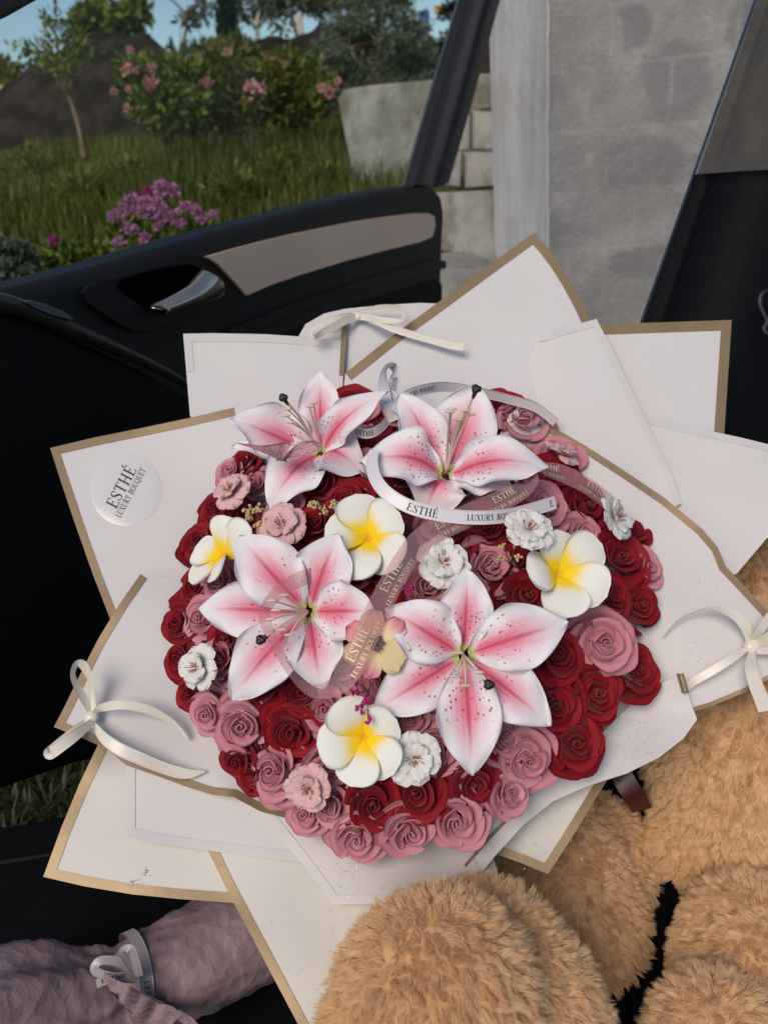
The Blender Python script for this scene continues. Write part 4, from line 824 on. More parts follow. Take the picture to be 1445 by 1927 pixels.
# ================================================================== frangipani
def frangipani(label, c0, lift, tips, wpx, ntilt, roll=1):
    c, nd = dome(*c0, lift); n = nrm(nd*.6+_n0*.5+ntilt[0]*BU+ntilt[1]*BV); root = thing('frangipani', label, 'frangipani', c, 'white frangipanis in the bouquet'); d = np.dot(c-CAM, FW)
    for i, (tx, ty) in enumerate(tips):
        tip = on_plane(tx, ty, c+n*.010, n); ax = tip-c; Ln = np.linalg.norm(ax)
        if Ln > .075: tip = c+ax/Ln*.075; ax = tip-c; Ln = .075
        ax /= Ln; s_ = np.cross(n, ax); W = wpx*d/FPX; G = []
        for u in np.linspace(0, 1, 18):
            pk = .60; wv = (math.sin(u/pk*math.pi/2)**.9*.92+.08) if u < pk else max(0, 1-((u-pk)/(1-pk))**2.4)**.55
            hw = max(.02, wv)*W/2; row = []
            for t_ in np.linspace(-1, 1, 13):
                z = .012*math.sin(min(1, u*1.2)*math.pi/2)-.006*u**3+roll*(.36*hw*t_*(1-.3*u))+.30*hw*max(0, t_*roll-.72)**1.2*1.2-.08*hw*t_*t_
                row.append(c+ax*Ln*u+s_*hw*(t_+.10*math.sin(u*math.pi)*roll)+n*(z-.006))
            G.append(row)
        V, F, uv = grid(np.array(G), .0009); mk('petal', V, F, M['frangipani'], root, True, uv=uv)
frangipani('white frangipani with yellow heart at upper centre', (692, 1010), .024, [(668, 930), (752, 965), (748, 1068), (660, 1092), (612, 990)], 86, (0, 0))
frangipani('white frangipani with yellow heart at the far left, partly turned away', (415, 1042), .022, [(436, 974), (474, 996), (404, 1092), (356, 1094), (368, 1030)], 68, (-.35, .0))
frangipani('white frangipani with yellow heart at the right', (1052, 1078), .026, [(1048, 997), (1132, 1024), (1142, 1122), (1062, 1164), (990, 1068)], 86, (0.05, 0))
frangipani('white frangipani with yellow heart at the bottom', (684, 1388), .022, [(642, 1314), (596, 1402), (660, 1480), (742, 1456), (746, 1354)], 88, (0, 0))

# ================================================================== crepe blossoms
def blossom_petal(L, W, z0, z1, seed):
    rnd = random.Random(seed); p = [rnd.uniform(0, 6.28) for _ in range(3)]; G = []
    for u in np.linspace(0, 1, 9):
        wv = (.25+.75*math.sin(min(1, u/.7)*math.pi/2)) if u < .7 else max(0, 1-((u-.7)/.3)**2.6)**.5
        row = []
        for t_ in np.linspace(-1, 1, 11):
            notch = -.10*u**6*math.exp(-(t_/.18)**2); cr = .045*u*u*math.sin(9*t_+p[0])+.03*u*math.sin(15*t_+p[1]+4*u)
            row.append((L*(u+notch)+.05*cr, max(.05, wv)*W/2*t_, z0+(z1-z0)*u**1.5+cr-.12*u*(t_*t_)*.6+.1*math.sin(u*math.pi)))
        G.append(row)
    return grid(np.array(G), .03)
BM = {}
for mt in ('crepe_white', 'crepe_pink'):
    def bm_(geo): o = mk('petal', geo[0], geo[1], M[mt], None, True, uv=geo[2], local=True); me = o.data; bpy.data.objects.remove(o); return me
    BM[mt] = [[bm_(blossom_petal(1.0, .86, -.02, .12, s)) for s in (1, 2, 3)], [bm_(blossom_petal(.68, .66, .10, .42, s)) for s in (4, 5)]]
mb = MB()
for k in range(14):
    a = k*2.4; r = .10+.16*(k % 4)/3; e = (r*1.15*math.cos(a), r*1.15*math.sin(a), .44+.08*math.sin(k*3)); mb.tube([(0, 0, .02), (r*.8*math.cos(a), r*.8*math.sin(a), .25), e], [.018, .016, .012], 5); mb.ball(e, (.03, .03, .025), 1)
_o = mb.build('stamens', M['stamen_brown'], None, local=True); STM = _o.data; bpy.data.objects.remove(_o)
def blossom(x, y, rpx, mt, label, tilt=(0, 0), lift=.020):
    p, n = dome(x, y, lift); n = nrm(n*.7+_n0*.4+BU*tilt[0]+BV*tilt[1]); root = thing('blossom', label, 'blossom', p, 'crepe blossoms in the bouquet')
    s = rpx*np.dot(p-CAM, FW)/FPX; root.scale = (s, s, s); root.rotation_mode = 'QUATERNION'; root.rotation_quaternion = frame_quat(n, random.uniform(0, 6))
    for lay_, cnt in ((0, 6), (1, 5)):
        for k in range(cnt):
            o = bpy.data.objects.new('petal', random.choice(BM[mt][lay_])); COL.objects.link(o); o.parent = root; o.rotation_euler = (random.uniform(-.16, .16), random.uniform(-.18, .12), k*2*math.pi/cnt+lay_*.5+random.uniform(-.12, .12)); sc = random.uniform(.9, 1.08); o.scale = (sc, sc*random.uniform(.95, 1.1), sc)
    o = bpy.data.objects.new('stamens', STM); COL.objects.link(o); o.parent = root
blossom(833, 1060, 54, 'crepe_white', 'white crepe blossom with brown stamens at the centre, above the right lily')
blossom(993, 999, 50, 'crepe_white', 'white crepe blossom at the right end of the printed ribbon, beside the right frangipani', (0, .2), .044)
blossom(1153, 976, 46, 'crepe_white', 'white crepe blossom at the upper right rim, turned sideways', (.75, .1))
blossom(375, 1257, 46, 'crepe_white', 'white crepe blossom on the left rim', (-.25, 0))
blossom(780, 1428, 52, 'crepe_white', 'white crepe blossom at the bottom, right of the lower frangipani')
blossom(438, 925, 42, 'crepe_pink', 'pale pink crepe blossom at the upper left rim', (-.15, .1))
blossom(534, 990, 50, 'crepe_pink', 'pale pink crepe blossom between the beige sprigs above the left lily')
blossom(582, 1482, 48, 'crepe_pink', 'pale pink crepe blossom on the lower left rim', (0, -.15))
blossom(1056, 858, 38, 'crepe_pink', 'pale pink crepe blossom on the upper right rim, mostly folded', (.3, .7), .014)
# cream flower beneath the sheer ribbon
p, n = dome(709, 1212, .036); n = nrm(n+_n0); cf = thing('cosmos_flower', 'cream flower with pink petal tips under the gold lettered sheer ribbon', 'flower', p); s = 66*np.dot(p-CAM, FW)/FPX
for k, (a, m_) in enumerate(((100, 'crepe_cream'), (150, 'cream_pink'), (205, 'crepe_cream'), (255, 'cream_pink'), (310, 'crepe_cream'), (350, 'crepe_cream'), (40, 'cream_pink'))):
    V, F, uv = blossom_petal(s, s*.62, 0, s*.2, 20+k) if False else (lambda g: (g[0]*s, g[1], g[2]))(blossom_petal(1.0, .66, 0, .10, 20+k))
    ax = nrm(BU*math.cos(R(a))+BV*math.sin(R(a))); ax = nrm(ax-np.dot(ax, n)*n); sd_ = np.cross(n, ax)
    mk('petal', p+V[:, :1]*ax+V[:, 1:2]*sd_+V[:, 2:]*n, F, M[m_], cf, True, uv=uv)
mb = MB()
for k in range(26): a = k*2.4; r = .0013*math.sqrt(k); mb.ball(p+n*.0065+(BU*math.cos(a)+BV*math.sin(a))*r, (.0012,)*3, 1)
mb.build('flower_heart', M['flower_core'], cf)
# dried sprigs
def sprig(label, heads, mat, r, stem, seed):
    rnd = random.Random(seed); p0 = D(*stem); root = thing('dried_sprig', label, 'dried flower', p0, 'dried filler sprigs')
    for (x, y, l, sz) in heads:
        c = D(x, y, l); mb = MB(); mb.tube(catmull([p0, (p0+c)/2+BN*.002, c], 4), .0005, 5); st = mb.build('twig', M['stem_brown'], root); mb = MB()
        for _ in range(int(10*sz)):
            dv = nrm([rnd.gauss(0, 1) for _ in range(3)])*rnd.uniform(.3, 1)*r*2.2*sz**.5; mb.ball(c+dv, [r*rnd.uniform(.5, 1)]*3, 1)
        mb.build('flower_head', M[mat], root)
sprig('beige dried sprig beside the pale pink blossom, above the far left frangipani', [(474, 962, .030, 1.6), (487, 958, .031, 1.4), (468, 975, .03, 1.2), (484, 990, .03, 1.2), (462, 966, .03, .8)], 'dry_beige', .0022, (486, 1004, .008), 1)
sprig('beige dried sprig above the upper frangipani, across a red rose', [(584, 945, .03, 1.0), (596, 952, .032, 1.2), (610, 960, .033, 1.3), (626, 952, .033, 1.1), (632, 944, .033, .8)], 'dry_beige', .0020, (618, 975, .008), 2)
sprig('sparse beige sprig left of the right frangipani', [(945, 1026, .03, .8), (942, 1050, .03, 1.0), (976, 1048, .03, .9), (968, 1028, .03, .3)], 'dry_beige', .0018, (960, 1062, .008), 3)
sprig('magenta dried sprig beside the sheer ribbon at the centre', [(758, 1100, .03, .8), (772, 1108, .03, 1.2), (764, 1118, .03, .5), (752, 1112, .03, .6)], 'magenta', .0019, (757, 1130, .008), 4)
sprig('magenta dried sprig hanging over the lower frangipani', [(667, 1284, .036, .8), (671, 1306, .038, .6), (686, 1318, .04, 1.0), (676, 1332, .042, .8), (692, 1354, .042, .6), (702, 1276, .036, .4), (680, 1340, .042, .4)], 'magenta', .0019, (694, 1300, .02), 5)
# butterfly
bp = D(530, 868, .050); bf = thing('butterfly', 'small translucent mauve butterfly resting on the upper left lily', 'butterfly', bp)
for name, tips in (('wing', [(441, 833), (470, 836), (500, 838), (540, 832), (546, 838), (534, 862)]), ('wing', [(532, 866), (545, 850), (568, 832), (596, 830), (603, 842), (575, 858)])):
    T_ = catmull([at(x, y, np.dot(bp-CAM, FW)-.010-.012*(abs(x-530)/90)) for x, y in tips], 5); rt = bp
    G = np.array([[rt*(1-f)+q*f+BN*.003*math.sin(f*3.1) for f in np.linspace(0, 1, 7)] for q in T_]); V, F, uv = grid(G, .0005); mk(name, V, F, M['butterfly'], bf, True, uv=np.stack([uv[:, 1], uv[:, 0]], 1))
mb = MB(); mb.tube([bp-BU*.004+BN*.002, bp+BN*.004, bp+BU*.006-BV*.002+BN*.003], [.0008, .0013, .0005], 6); mb.build('butterfly_body', M['stem_brown'], bf)

# ================================================================== teddy bear
bear = thing('teddy_bear', 'large tan plush teddy bear beside the bouquet, one furry paw in front of the paper', 'teddy bear', at(1300, 1800, .8))
bm = bmesh.new()
def blob(x, y, d, rx, ry, rz=None, rot=0.0):
    c = at(x, y, d); ax, ay = rx*d/FPX, ry*d/FPX; az = (rz if rz else (rx+ry)/2)*d/FPX; v, f = ICO[3]; ca, sa = math.cos(R(rot)), math.sin(R(rot))
    X = RT*ca+UP*sa; Y = UP*ca-RT*sa; P_ = c+v[:, :1]*ax*X+v[:, 1:2]*ay*Y+v[:, 2:]*az*FW; vs = [bm.verts.new(p) for p in P_-world_loc(bear)]
    for t_ in f: bm.faces.new([vs[i] for i in t_])
blob(808, 1940, .56, 200, 262, 150, -12); blob(960, 1985, .62, 195, 330, 170, 16); blob(1072, 1780, .85, 145, 290, 130, 8); blob(1120, 1640, .90, 110, 140, 100)
blob(1400, 1400, .86, 180, 270, 190); blob(1440, 1120, .98, 140, 170, 130, 0); blob(1430, 930, 1.06, 110, 115, 90); blob(1330, 1560, .86, 100, 120, 100)
blob(1418, 1850, .74, 145, 195, 150); blob(1345, 2010, .66, 130, 172, 130); blob(1450, 1720, .84, 130, 110, 120)
me = bpy.data.meshes.new('body'); bm.to_mesh(me); bm.free(); me.materials.append(M['fur_skin']); body = bpy.data.objects.new('body', me); COL.objects.link(body); body.parent = bear
rm = body.modifiers.new('r', 'REMESH'); rm.mode = 'VOXEL'; rm.voxel_size = .008; sm = body.modifiers.new('s', 'SMOOTH'); sm.iterations = 4
bpy.context.view_layer.update(); ev = body.evaluated_get(bpy.context.evaluated_depsgraph_get()); me2 = bpy.data.meshes.new_from_object(ev); body.modifiers.clear(); body.data = me2
me2.polygons.foreach_set('use_smooth', [True]*len(me2.polygons))
if not me2.materials: me2.materials.append(M['fur_skin'])
def fur(mesh, origin, n, length, width, flow, parent, seed):
    rg = np.random.default_rng(seed); mesh.calc_loop_triangles(); nv = len(mesh.vertices); co = np.zeros(nv*3, np.float32); mesh.vertices.foreach_get('co', co); co = co.reshape(-1, 3).astype(float)+origin
    no = np.zeros(nv*3, np.float32); mesh.vertices.foreach_get('normal', no); no = no.reshape(-1, 3).astype(float)
    tr = np.zeros(len(mesh.loop_triangles)*3, np.int32); mesh.loop_triangles.foreach_get('vertices', tr); tr = tr.reshape(-1, 3)
    a, b, c = co[tr[:, 0]], co[tr[:, 1]], co[tr[:, 2]]; ar = np.linalg.norm(np.cross(b-a, c-a), axis=1)/2
    mid = (a+b+c)/3; nn = no[tr].mean(1); X, Y, dd = project(mid); tc = CAM-mid; tc /= np.linalg.norm(tc, axis=1, keepdims=True)
    vis = (X > -120) & (X < 1620) & (Y < 2120) & (np.einsum('ij,ij->i', nn, tc) > -.45); ar = ar/dd**1.6*np.where(vis, 1, .02)
    ti = rg.choice(len(tr), n, p=ar/ar.sum()); u, v = rg.random(n), rg.random(n); fl = u+v > 1; u[fl], v[fl] = 1-u[fl], 1-v[fl]
    P_ = a[ti]*(1-u-v)[:, None]+b[ti]*u[:, None]+c[ti]*v[:, None]; N_ = no[tr[ti, 0]]*(1-u-v)[:, None]+no[tr[ti, 1]]*u[:, None]+no[tr[ti, 2]]*v[:, None]; N_ /= np.linalg.norm(N_, axis=1, keepdims=True)
    # clumps: strands lean to the nearest tuft centre
    nc = n//26; ci = rg.choice(n, nc, replace=False)
    from mathutils.kdtree import KDTree
    kd = KDTree(nc)
    for k, i in enumerate(ci): kd.insert(P_[i], k)
    kd.balance(); cl = np.array([kd.find(p)[1] for p in P_]); cc = P_[ci][cl]; crand = rg.normal(0, 1, (nc, 3))[cl]; ctone = rg.random(nc)[cl]; clen = rg.uniform(.75, 1.2, nc)[cl]
    fl_ = np.array(flow); fl_ = fl_-np.einsum('ij,j->i', N_, fl_)[:, None]*N_; fl_ = np.where(np.isfinite(fl_), fl_, 0)
    Dv = N_*.75+fl_*.55+crand*.30+rg.normal(0, .10, (n, 3)); Dv /= np.linalg.norm(Dv, axis=1, keepdims=True)
    Ls = length*clen*rg.uniform(.75, 1.1, n); pull = (cc-P_)
    m1 = P_+Dv*(Ls*.45)[:, None]+pull*.25; bend = Dv+fl_*.45+crand*.12; bend /= np.linalg.norm(bend, axis=1, keepdims=True); e = m1+bend*(Ls*.55)[:, None]+pull*.42
    vd = P_-CAM; sd_ = np.cross(Dv, vd+rg.normal(0, .25, (n, 3))); sd_ /= np.linalg.norm(sd_, axis=1, keepdims=True); wv = (width*rg.uniform(.6, 1.3, n)*dd[ti]/.7)[:, None]
    V = np.stack([P_-sd_*wv*.5-N_*.001, P_+sd_*wv*.5-N_*.001, m1-sd_*wv*.5, m1+sd_*wv*.5, e], 1).reshape(-1, 3)
    base = np.arange(n)[:, None]*5; F = np.concatenate([base+np.array([0, 1, 3]), base+np.array([0, 3, 2]), base+np.array([2, 3, 4])], 1).reshape(-1, 3)
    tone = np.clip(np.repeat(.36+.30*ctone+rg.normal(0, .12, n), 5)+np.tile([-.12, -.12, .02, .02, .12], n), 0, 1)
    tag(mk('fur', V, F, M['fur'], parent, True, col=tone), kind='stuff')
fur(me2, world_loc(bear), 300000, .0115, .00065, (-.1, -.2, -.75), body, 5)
# burgundy bow ribbon at the bear's neck
rbp = [at(1160, 1440, .84), at(1178, 1475, .83), at(1194, 1500, .83), at(1208, 1525, .85)]
V, F, uv, *_ = ribbon_geo(rbp, [10, 0, 0, 10], .022, toward); mk('neck_ribbon', V, F, M['burgundy_satin'], bear)

#PART4
# ================================================================== the place outside
def sst(a, b, x): t_ = np.clip((x-a)/(b-a), 0, 1); return t_*t_*(3-2*t_)
def ground_z(x, y):
    x = np.asarray(x, float); y = np.asarray(y, float)
    left = sst(1.1, -.2, x-.12*y)
    return sst(1.8, 6.0, y)*.95*left+np.clip(y-6, 0, 60)*.075*left+.04*np.sin(x*1.7+y)*sst(1.5, 3, y)
xs = np.concatenate([np.linspace(-60, -6, 14)[:-1], np.linspace(-6, 6, 70), np.linspace(6, 60, 14)[1:]]); ys = np.concatenate([np.linspace(-8, 1, 8)[:-1], np.linspace(1, 13, 70), np.linspace(13, 120, 18)[1:]])
XX, YY = np.meshgrid(xs, ys, indexing='ij'); G = np.stack([XX, YY, ground_z(XX, YY)], -1); V, F, uv = grid(G); tag(mk('ground', V, F[:, ::-1], M['turf'], None), kind='structure')
def gpt(x, y):
    """ground point seen through a pixel"""
    r = ray(x, y); lo = 1.0
    for d in np.arange(.9, 60, .03):
        p = CAM+r*d
        if p[2] < ground_z(p[0], p[1]): return p
    return CAM+r*30
# soil heaps
def heap(name, prof, d, depth, seed):
    G = []
    for x, y in resample(prof, 10):
        top = at(x, y, d); row = []
        for q in np.linspace(-1, 1, 19):
            h = math.cos(q*math.pi/2)**.8 if abs(q) < 1 else 0; px = top[0]; py = top[1]+q*depth; g0 = float(ground_z(px, py))-.15
            z = g0+max(0, top[2]-g0)*h; nv = noise.noise((px*2.5, py*2.5, seed))*.16*h+noise.noise((px*7, py*7, seed))*.06*h; row.append((px, py, z+nv))
        G.append(row)
    V, F, uv = grid(np.array(G)); tag(mk(name, V, F, M['soil'], None), kind='structure')
heap('soil_mound', [(-200, 235), (-60, 190), (0, 180), (40, 150), (80, 118), (130, 90), (180, 68), (215, 61), (255, 65), (290, 80), (330, 120), (380, 170)], 8.5, 1.6, 1)
heap('soil_bank', [(330, 120), (400, 85), (480, 82), (560, 72), (610, 52), (660, 48), (720, 60), (900, 80), (1100, 90)], 10.5, 1.5, 2)
# leaf clouds
def cloud(centres, n, size, rg, shape=1.0, aspect=2.2, spread=1.0, up=.3):
    """leaf sized faces through ellipsoids: centres = [(point, (rx, ry, rz))]"""
    vol = np.array([r[0]*r[1]*r[2] for _, r in centres])**.6; ci = rg.choice(len(centres), n, p=vol/vol.sum()); C_ = np.array([c for c, _ in centres], float)[ci]; R_ = np.array([r for _, r in centres], float)[ci]
    d = rg.normal(0, 1, (n, 3)); d /= np.linalg.norm(d, axis=1, keepdims=True); rr = rg.random(n)**.42; P_ = C_+d*R_*rr[:, None]*(1+.22*rg.normal(0, 1, n))[:, None]
    ax = d*.8+rg.normal(0, .6, (n, 3)); ax[:, 2] += up; ax /= np.linalg.norm(ax, axis=1, keepdims=True); sd_ = np.cross(ax, rg.normal(0, 1, (n, 3))); sd_ /= np.linalg.norm(sd_, axis=1, keepdims=True)
    L = (size*rg.uniform(.6, 1.3, n))[:, None]; W = L/aspect; nn = np.cross(ax, sd_)
    V = np.stack([P_, P_+ax*L*.5+sd_*W*.5+nn*L*.08, P_+ax*L, P_+ax*L*.5-sd_*W*.5+nn*L*.08], 1).reshape(-1, 3); F = np.arange(n*4).reshape(n, 4)
    tone = np.repeat(np.clip(rg.normal(.5, .25, n), 0, 1), 4); return V, F, tone
def tree(name, label, cat, base, trunk, blobs, n, size, leaf, group=None, bark='bark', r0=.03, aspect=2.2, seed=0, up=.3, cname='crown'):
    rg = np.random.default_rng(seed+11); root = thing(name, label, cat, base, group); tp = catmull(np.array([base]+list(trunk)), 6); mb = MB(); mb.tube(tp, np.linspace(r0, r0*.45, len(tp)), 8)
    for c, r in blobs[::max(1, len(blobs)//7)]: s = tp[int(len(tp)*.6)]; mb.tube(catmull([s, (s+c)/2+np.array([0, 0, .04]), np.asarray(c)], 4), np.linspace(r0*.4, r0*.12, 9), 5)
    mb.build('trunk', M[bark], root); V, F, tone = cloud(blobs, n, size, rg, aspect=aspect, up=up); mk(cname, V, F, M[leaf], root, False, col=tone); return root
def bl(lst, d): return [(at(x, y, d+dd), (r*d/FPX, r*d/FPX, r*k*d/FPX)) for x, y, r, k, dd in lst]
rb = random.Random(3)
def rnd_blobs(cx, cy, rx, ry, d, n, r, k=.8, dz=.4): return [(at(cx+rb.uniform(-1, 1)*rx, cy+rb.uniform(-1, 1)*ry, d+rb.uniform(-dz, dz)), (r*d/FPX, r*d/FPX, r*k*d/FPX)) for _ in range(n)]
b0 = at(160, 300, 4.6)
d0 = float(np.dot(b0-CAM, FW))
tree('young_tree', 'slender young tree with bent bare stem in front of the soil mound', 'tree', b0, [at(148, 235, d0), at(128, 175, d0), at(113, 138, d0)], bl([(105, 60, 26, .8, 0), (110, 95, 45, .6, .1), (70, 95, 32, .5, -.1), (140, 85, 35, .6, 0), (45, 88, 22, .5, .1), (110, 130, 40, .5, -.1), (95, 30, 15, 1, 0), (155, 110, 26, .6, 0)], d0), 560, .046, 'leaf_mid', r0=.016, seed=1)
tree('leafy_tree', 'broad green leafy tree rising behind the soil mound', 'tree', at(220, 160, 10.2), [at(215, 90, 10.2), at(215, 40, 10.2)], rnd_blobs(215, 25, 65, 40, 10.2, 12, 24), 1800, .13, 'leaf_mid', r0=.05, seed=2)
tree('bare_tree', 'thin sparse grey green tree with twisted bare branches beside the cypress', 'tree', at(352, 160, 11.5), [at(345, 90, 11.5), at(352, 40, 11.5), at(335, 10, 11.5), at(310, -10, 11.5)], rnd_blobs(360, 55, 40, 50, 11.5, 9, 18), 420, .11, 'leaf_grey', r0=.03, seed=3)
tree('cypress', 'narrow dark green columnar cypress standing on the bank', 'cypress', at(427, 118, 9.6), [at(427, 60, 9.6), at(426, 0, 9.6)], bl([(427, y, 17-abs(y-55)*.06, 1.5, 0) for y in range(-40, 110, 12)], 9.6), 3200, .07, 'leaf_dark', r0=.04, seed=4, up=1.2)
tree('whitewashed_tree', 'round grey green tree with whitewashed forking trunk on the bank', 'tree', at(487, 105, 10.8), [at(486, 85, 10.8), at(484, 50, 10.8), at(488, 20, 10.8)], rnd_blobs(490, 8, 55, 32, 10.8, 14, 22), 1700, .09, 'leaf_grey', bark='bark_white', r0=.045, seed=5)
tree('birch_sapling', 'thin leaning sapling with pale trunk right of the whitewashed tree', 'tree', at(560, 75, 11), [at(552, 40, 11), at(545, 5, 11)], rnd_blobs(545, -5, 30, 14, 11, 6, 14), 260, .08, 'leaf_pale', bark='bark_white', r0=.035, seed=6)
tree('roadside_tree', 'pale green tree at the top of the view, between the sapling and the spruce', 'tree', at(640, 60, 12), [at(635, 20, 12), at(630, -20, 12)], rnd_blobs(615, 8, 40, 26, 12, 9, 20), 900, .11, 'leaf_pale', r0=.05, seed=7)
sp_b = []
for k in range(8):
    y = -34+k*25; hw = 48+k*11
    for q in (-1, -.6, -.2, .25, .65, 1): sp_b.append((at(705+q*hw+rb.uniform(-9, 9), y+abs(q)*16+rb.uniform(-5, 5), 6.6+rb.uniform(-.35, .35)), (25*6.6/FPX, 25*6.6/FPX, 6.5*6.6/FPX)))
tree('blue_spruce', 'blue green spruce with drooping layered branches above the concrete wall', 'spruce', at(715, 210, 6.8), [at(712, 100, 6.8), at(708, -40, 6.8)], sp_b, 9000, .065, 'leaf_blue', r0=.05, seed=8, aspect=4.5, up=-.25)
tree('dark_conifer', 'small dark conifer beside the slanted window frame', 'conifer', at(865, 150, 7.4), [at(862, 90, 7.4), at(858, 20, 7.4)], rnd_blobs(862, 70, 22, 55, 7.4, 12, 18), 2200, .05, 'leaf_dark', r0=.04, seed=9)
tree('far_hedge', 'dark grey green hedge at the far left skyline', 'hedge', at(20, 180, 16), [at(20, 150, 16), at(15, 130, 16)], rnd_blobs(0, 140, 70, 16, 16, 12, 22), 1200, .16, 'leaf_olive', r0=.06, seed=10)
# rose and peony shrubs with flowers
def shrub(name, label, cat, px, base_y, d, blobs, n, size, leaf, flowers, fm, fsize, seed, group=None, fl_n=60):
    rg = np.random.default_rng(seed+70); B_ = bl(blobs, d); b = at(px, base_y, d); b[2] = float(ground_z(b[0], b[1])); root = thing(name, label, cat, b, group); mb = MB()
    for c, r in B_: mb.tube(catmull([b+np.array([rb.uniform(-.1, .1), 0, 0]), (b+c)/2+np.array([rb.uniform(-.05, .05), 0, .05]), np.asarray(c)], 4), np.linspace(.010, .004, 9), 5)
    mb.build('stems', M['bark'], root); V, F, tone = cloud(B_, n, size, rg); mk('foliage', V, F, M[leaf], root, False, col=tone)
    for (x, y, s) in flowers:
        c = at(x, y, d-.28); V, F, tone = cloud([(c, (fsize*s, fsize*s, fsize*s*.8))], fl_n, fsize*s*.55, rg, aspect=1.1); mk('flower_head', V, F, M[fm] if isinstance(fm, str) else M[fm[0]], root, False, col=tone)
    return root
shrub('peony_shrub', 'tall green shrub with pink blooms left of centre in the garden', 'shrub', 300, 250, 5.0, [(260, 150, 40, .9, 0), (300, 160, 45, .9, .2), (340, 150, 45, .9, 0), (310, 195, 50, .8, -.1), (370, 180, 45, .9, .1), (275, 195, 35, .8, 0), (340, 215, 55, .6, 0)], 6000, .058, 'leaf_mid', [(246, 132, 1.1), (285, 159, 1), (288, 128, .7), (244, 168, .5), (216, 172, .5), (240, 205, .6), (245, 95, .5)], 'petal_peony', .042, 1)
shrub('peony_shrub', 'tall green shrub with a large pink bloom at centre, below the cypress', 'shrub', 440, 250, 5.2, [(400, 120, 34, .9, 0), (450, 110, 34, .9, .2), (430, 160, 50, .9, 0), (480, 170, 45, .9, 0), (400, 190, 50, .8, 0), (455, 215, 55, .6, .1), (510, 150, 36, .9, 0), (445, 88, 16, 1.2, 0)], 6500, .06, 'leaf_olive', [(482, 170, 1.3), (390, 155, .7), (428, 96, .6), (468, 160, .6)], 'petal_peony', .045, 2)
shrub('peony_shrub', 'green shrub with coral blooms next to the concrete wall corner', 'shrub', 570, 240, 5.4, [(540, 130, 34, .9, 0), (575, 150, 38, .9, .1), (540, 175, 45, .8, 0), (590, 185, 38, .8, 0), (560, 205, 48, .6, 0), (610, 160, 20, .9, 0)], 5000, .055, 'leaf_mid', [(606, 165, .8), (622, 174, .9), (634, 154, .6), (515, 116, .6), (537, 118, .4)], 'petal_peony', .042, 3)
# phlox clump
heads = [(245, 377, 1.1), (308, 353, 1.2), (326, 358, 1.1), (273, 382, 1), (278, 398, 1.2), (294, 394, 1.1), (308, 404, 1.1), (324, 408, 1), (216, 406, 1), (234, 400, .9), (244, 431, 1), (222, 456, .8), (274, 446, .8), (270, 465, 1), (286, 467, .9), (349, 388, .8), (366, 395, .8), (380, 412, .9), (402, 403, .7), (296, 380, .9), (262, 395, .8), (340, 420, .7), (300, 425, .7)]
shrub('phlox_clump', 'clump of lilac pink phlox heads just above the car door sill', 'flowers', 300, 500, 2.75, [(250, 440, 34, .9, 0), (300, 430, 40, .9, .1), (340, 440, 36, .9, 0), (290, 470, 50, .7, 0), (370, 440, 26, .9, 0), (330, 475, 40, .6, 0)], 1900, .045, 'leaf_mid', heads, 'petal_phlox', .020, 4, fl_n=110)
shrub('sweet_william', 'small dark magenta flower heads among the phlox', 'flowers', 281, 480, 3.0, [(281, 400, 14, 2, 0)], 120, .04, 'leaf_mid', [(281, 362, 1.1), (276, 366, .8)], 'petal_cherry', .02, 5)
shrub('magenta_flower', 'single magenta flower left of the phlox', 'flowers', 105, 540, 2.6, [(110, 490, 24, .9, 0), (150, 495, 30, .9, 0), (190, 490, 26, .9, 0), (140, 520, 34, .6, 0)], 1100, .05, 'leaf_mid', [(102, 452, 1)], 'petal_cherry', .016, 6)
shrub('lavender_clump', 'grey green lavender like clump at the left edge above the door', 'plant', 10, 560, 2.4, [(0, 480, 30, 1, 0), (35, 490, 26, 1, 0), (15, 510, 36, .7, 0)], 1100, .04, 'leaf_grey', [], 'petal_cherry', .01, 7)
for k, (x, y, d, r, lf) in enumerate(((60, 330, 5.2, 46, 'leaf_olive'), (150, 350, 4.6, 40, 'leaf_mid'), (420, 300, 4.4, 48, 'leaf_olive'), (520, 270, 4.8, 44, 'leaf_mid'), (590, 290, 4.6, 36, 'leaf_olive'), (230, 300, 4.8, 40, 'leaf_mid'), (500, 350, 3.6, 40, 'leaf_mid'), (30, 420, 3.4, 40, 'leaf_mid'))):
    rgw = np.random.default_rng(200+k); c = at(x, y, d); c[2] = float(ground_z(c[0], c[1])); rr = r*d/FPX
    where = ('near the left edge', 'under the young tree', 'below the middle shrub', 'right of the middle shrub', 'beside the concrete wall', 'below the left shrub', 'right of the phlox', 'at the far left above the lavender')[k]
    w_ = thing('weed_clump', 'loose tuft of tall weeds in the meadow '+where, 'weeds', c, 'weeds in the meadow'); mbw = MB()
    for q in range(9):
        a = q*2.4; e = c+np.array([math.cos(a)*rr*.7, math.sin(a)*rr*.7, rr*rgw.uniform(1.0, 2.0)]); mbw.tube(catmull([c, (c+e)/2+np.array([0, 0, .03]), e], 4), .003, 4)
    mbw.build('stems', M['leaf_pale'] if False else M['bark'], w_); V, F, tone = cloud([(c+np.array([0, 0, rr*.7]), (rr, rr, rr*.8)), (c+np.array([rr*.4, 0, rr*1.1]), (rr*.6, rr*.6, rr*.6))], 620, .05, rgw, aspect=4, up=.8); mk('foliage', V, F, M[lf], w_, False, col=tone)
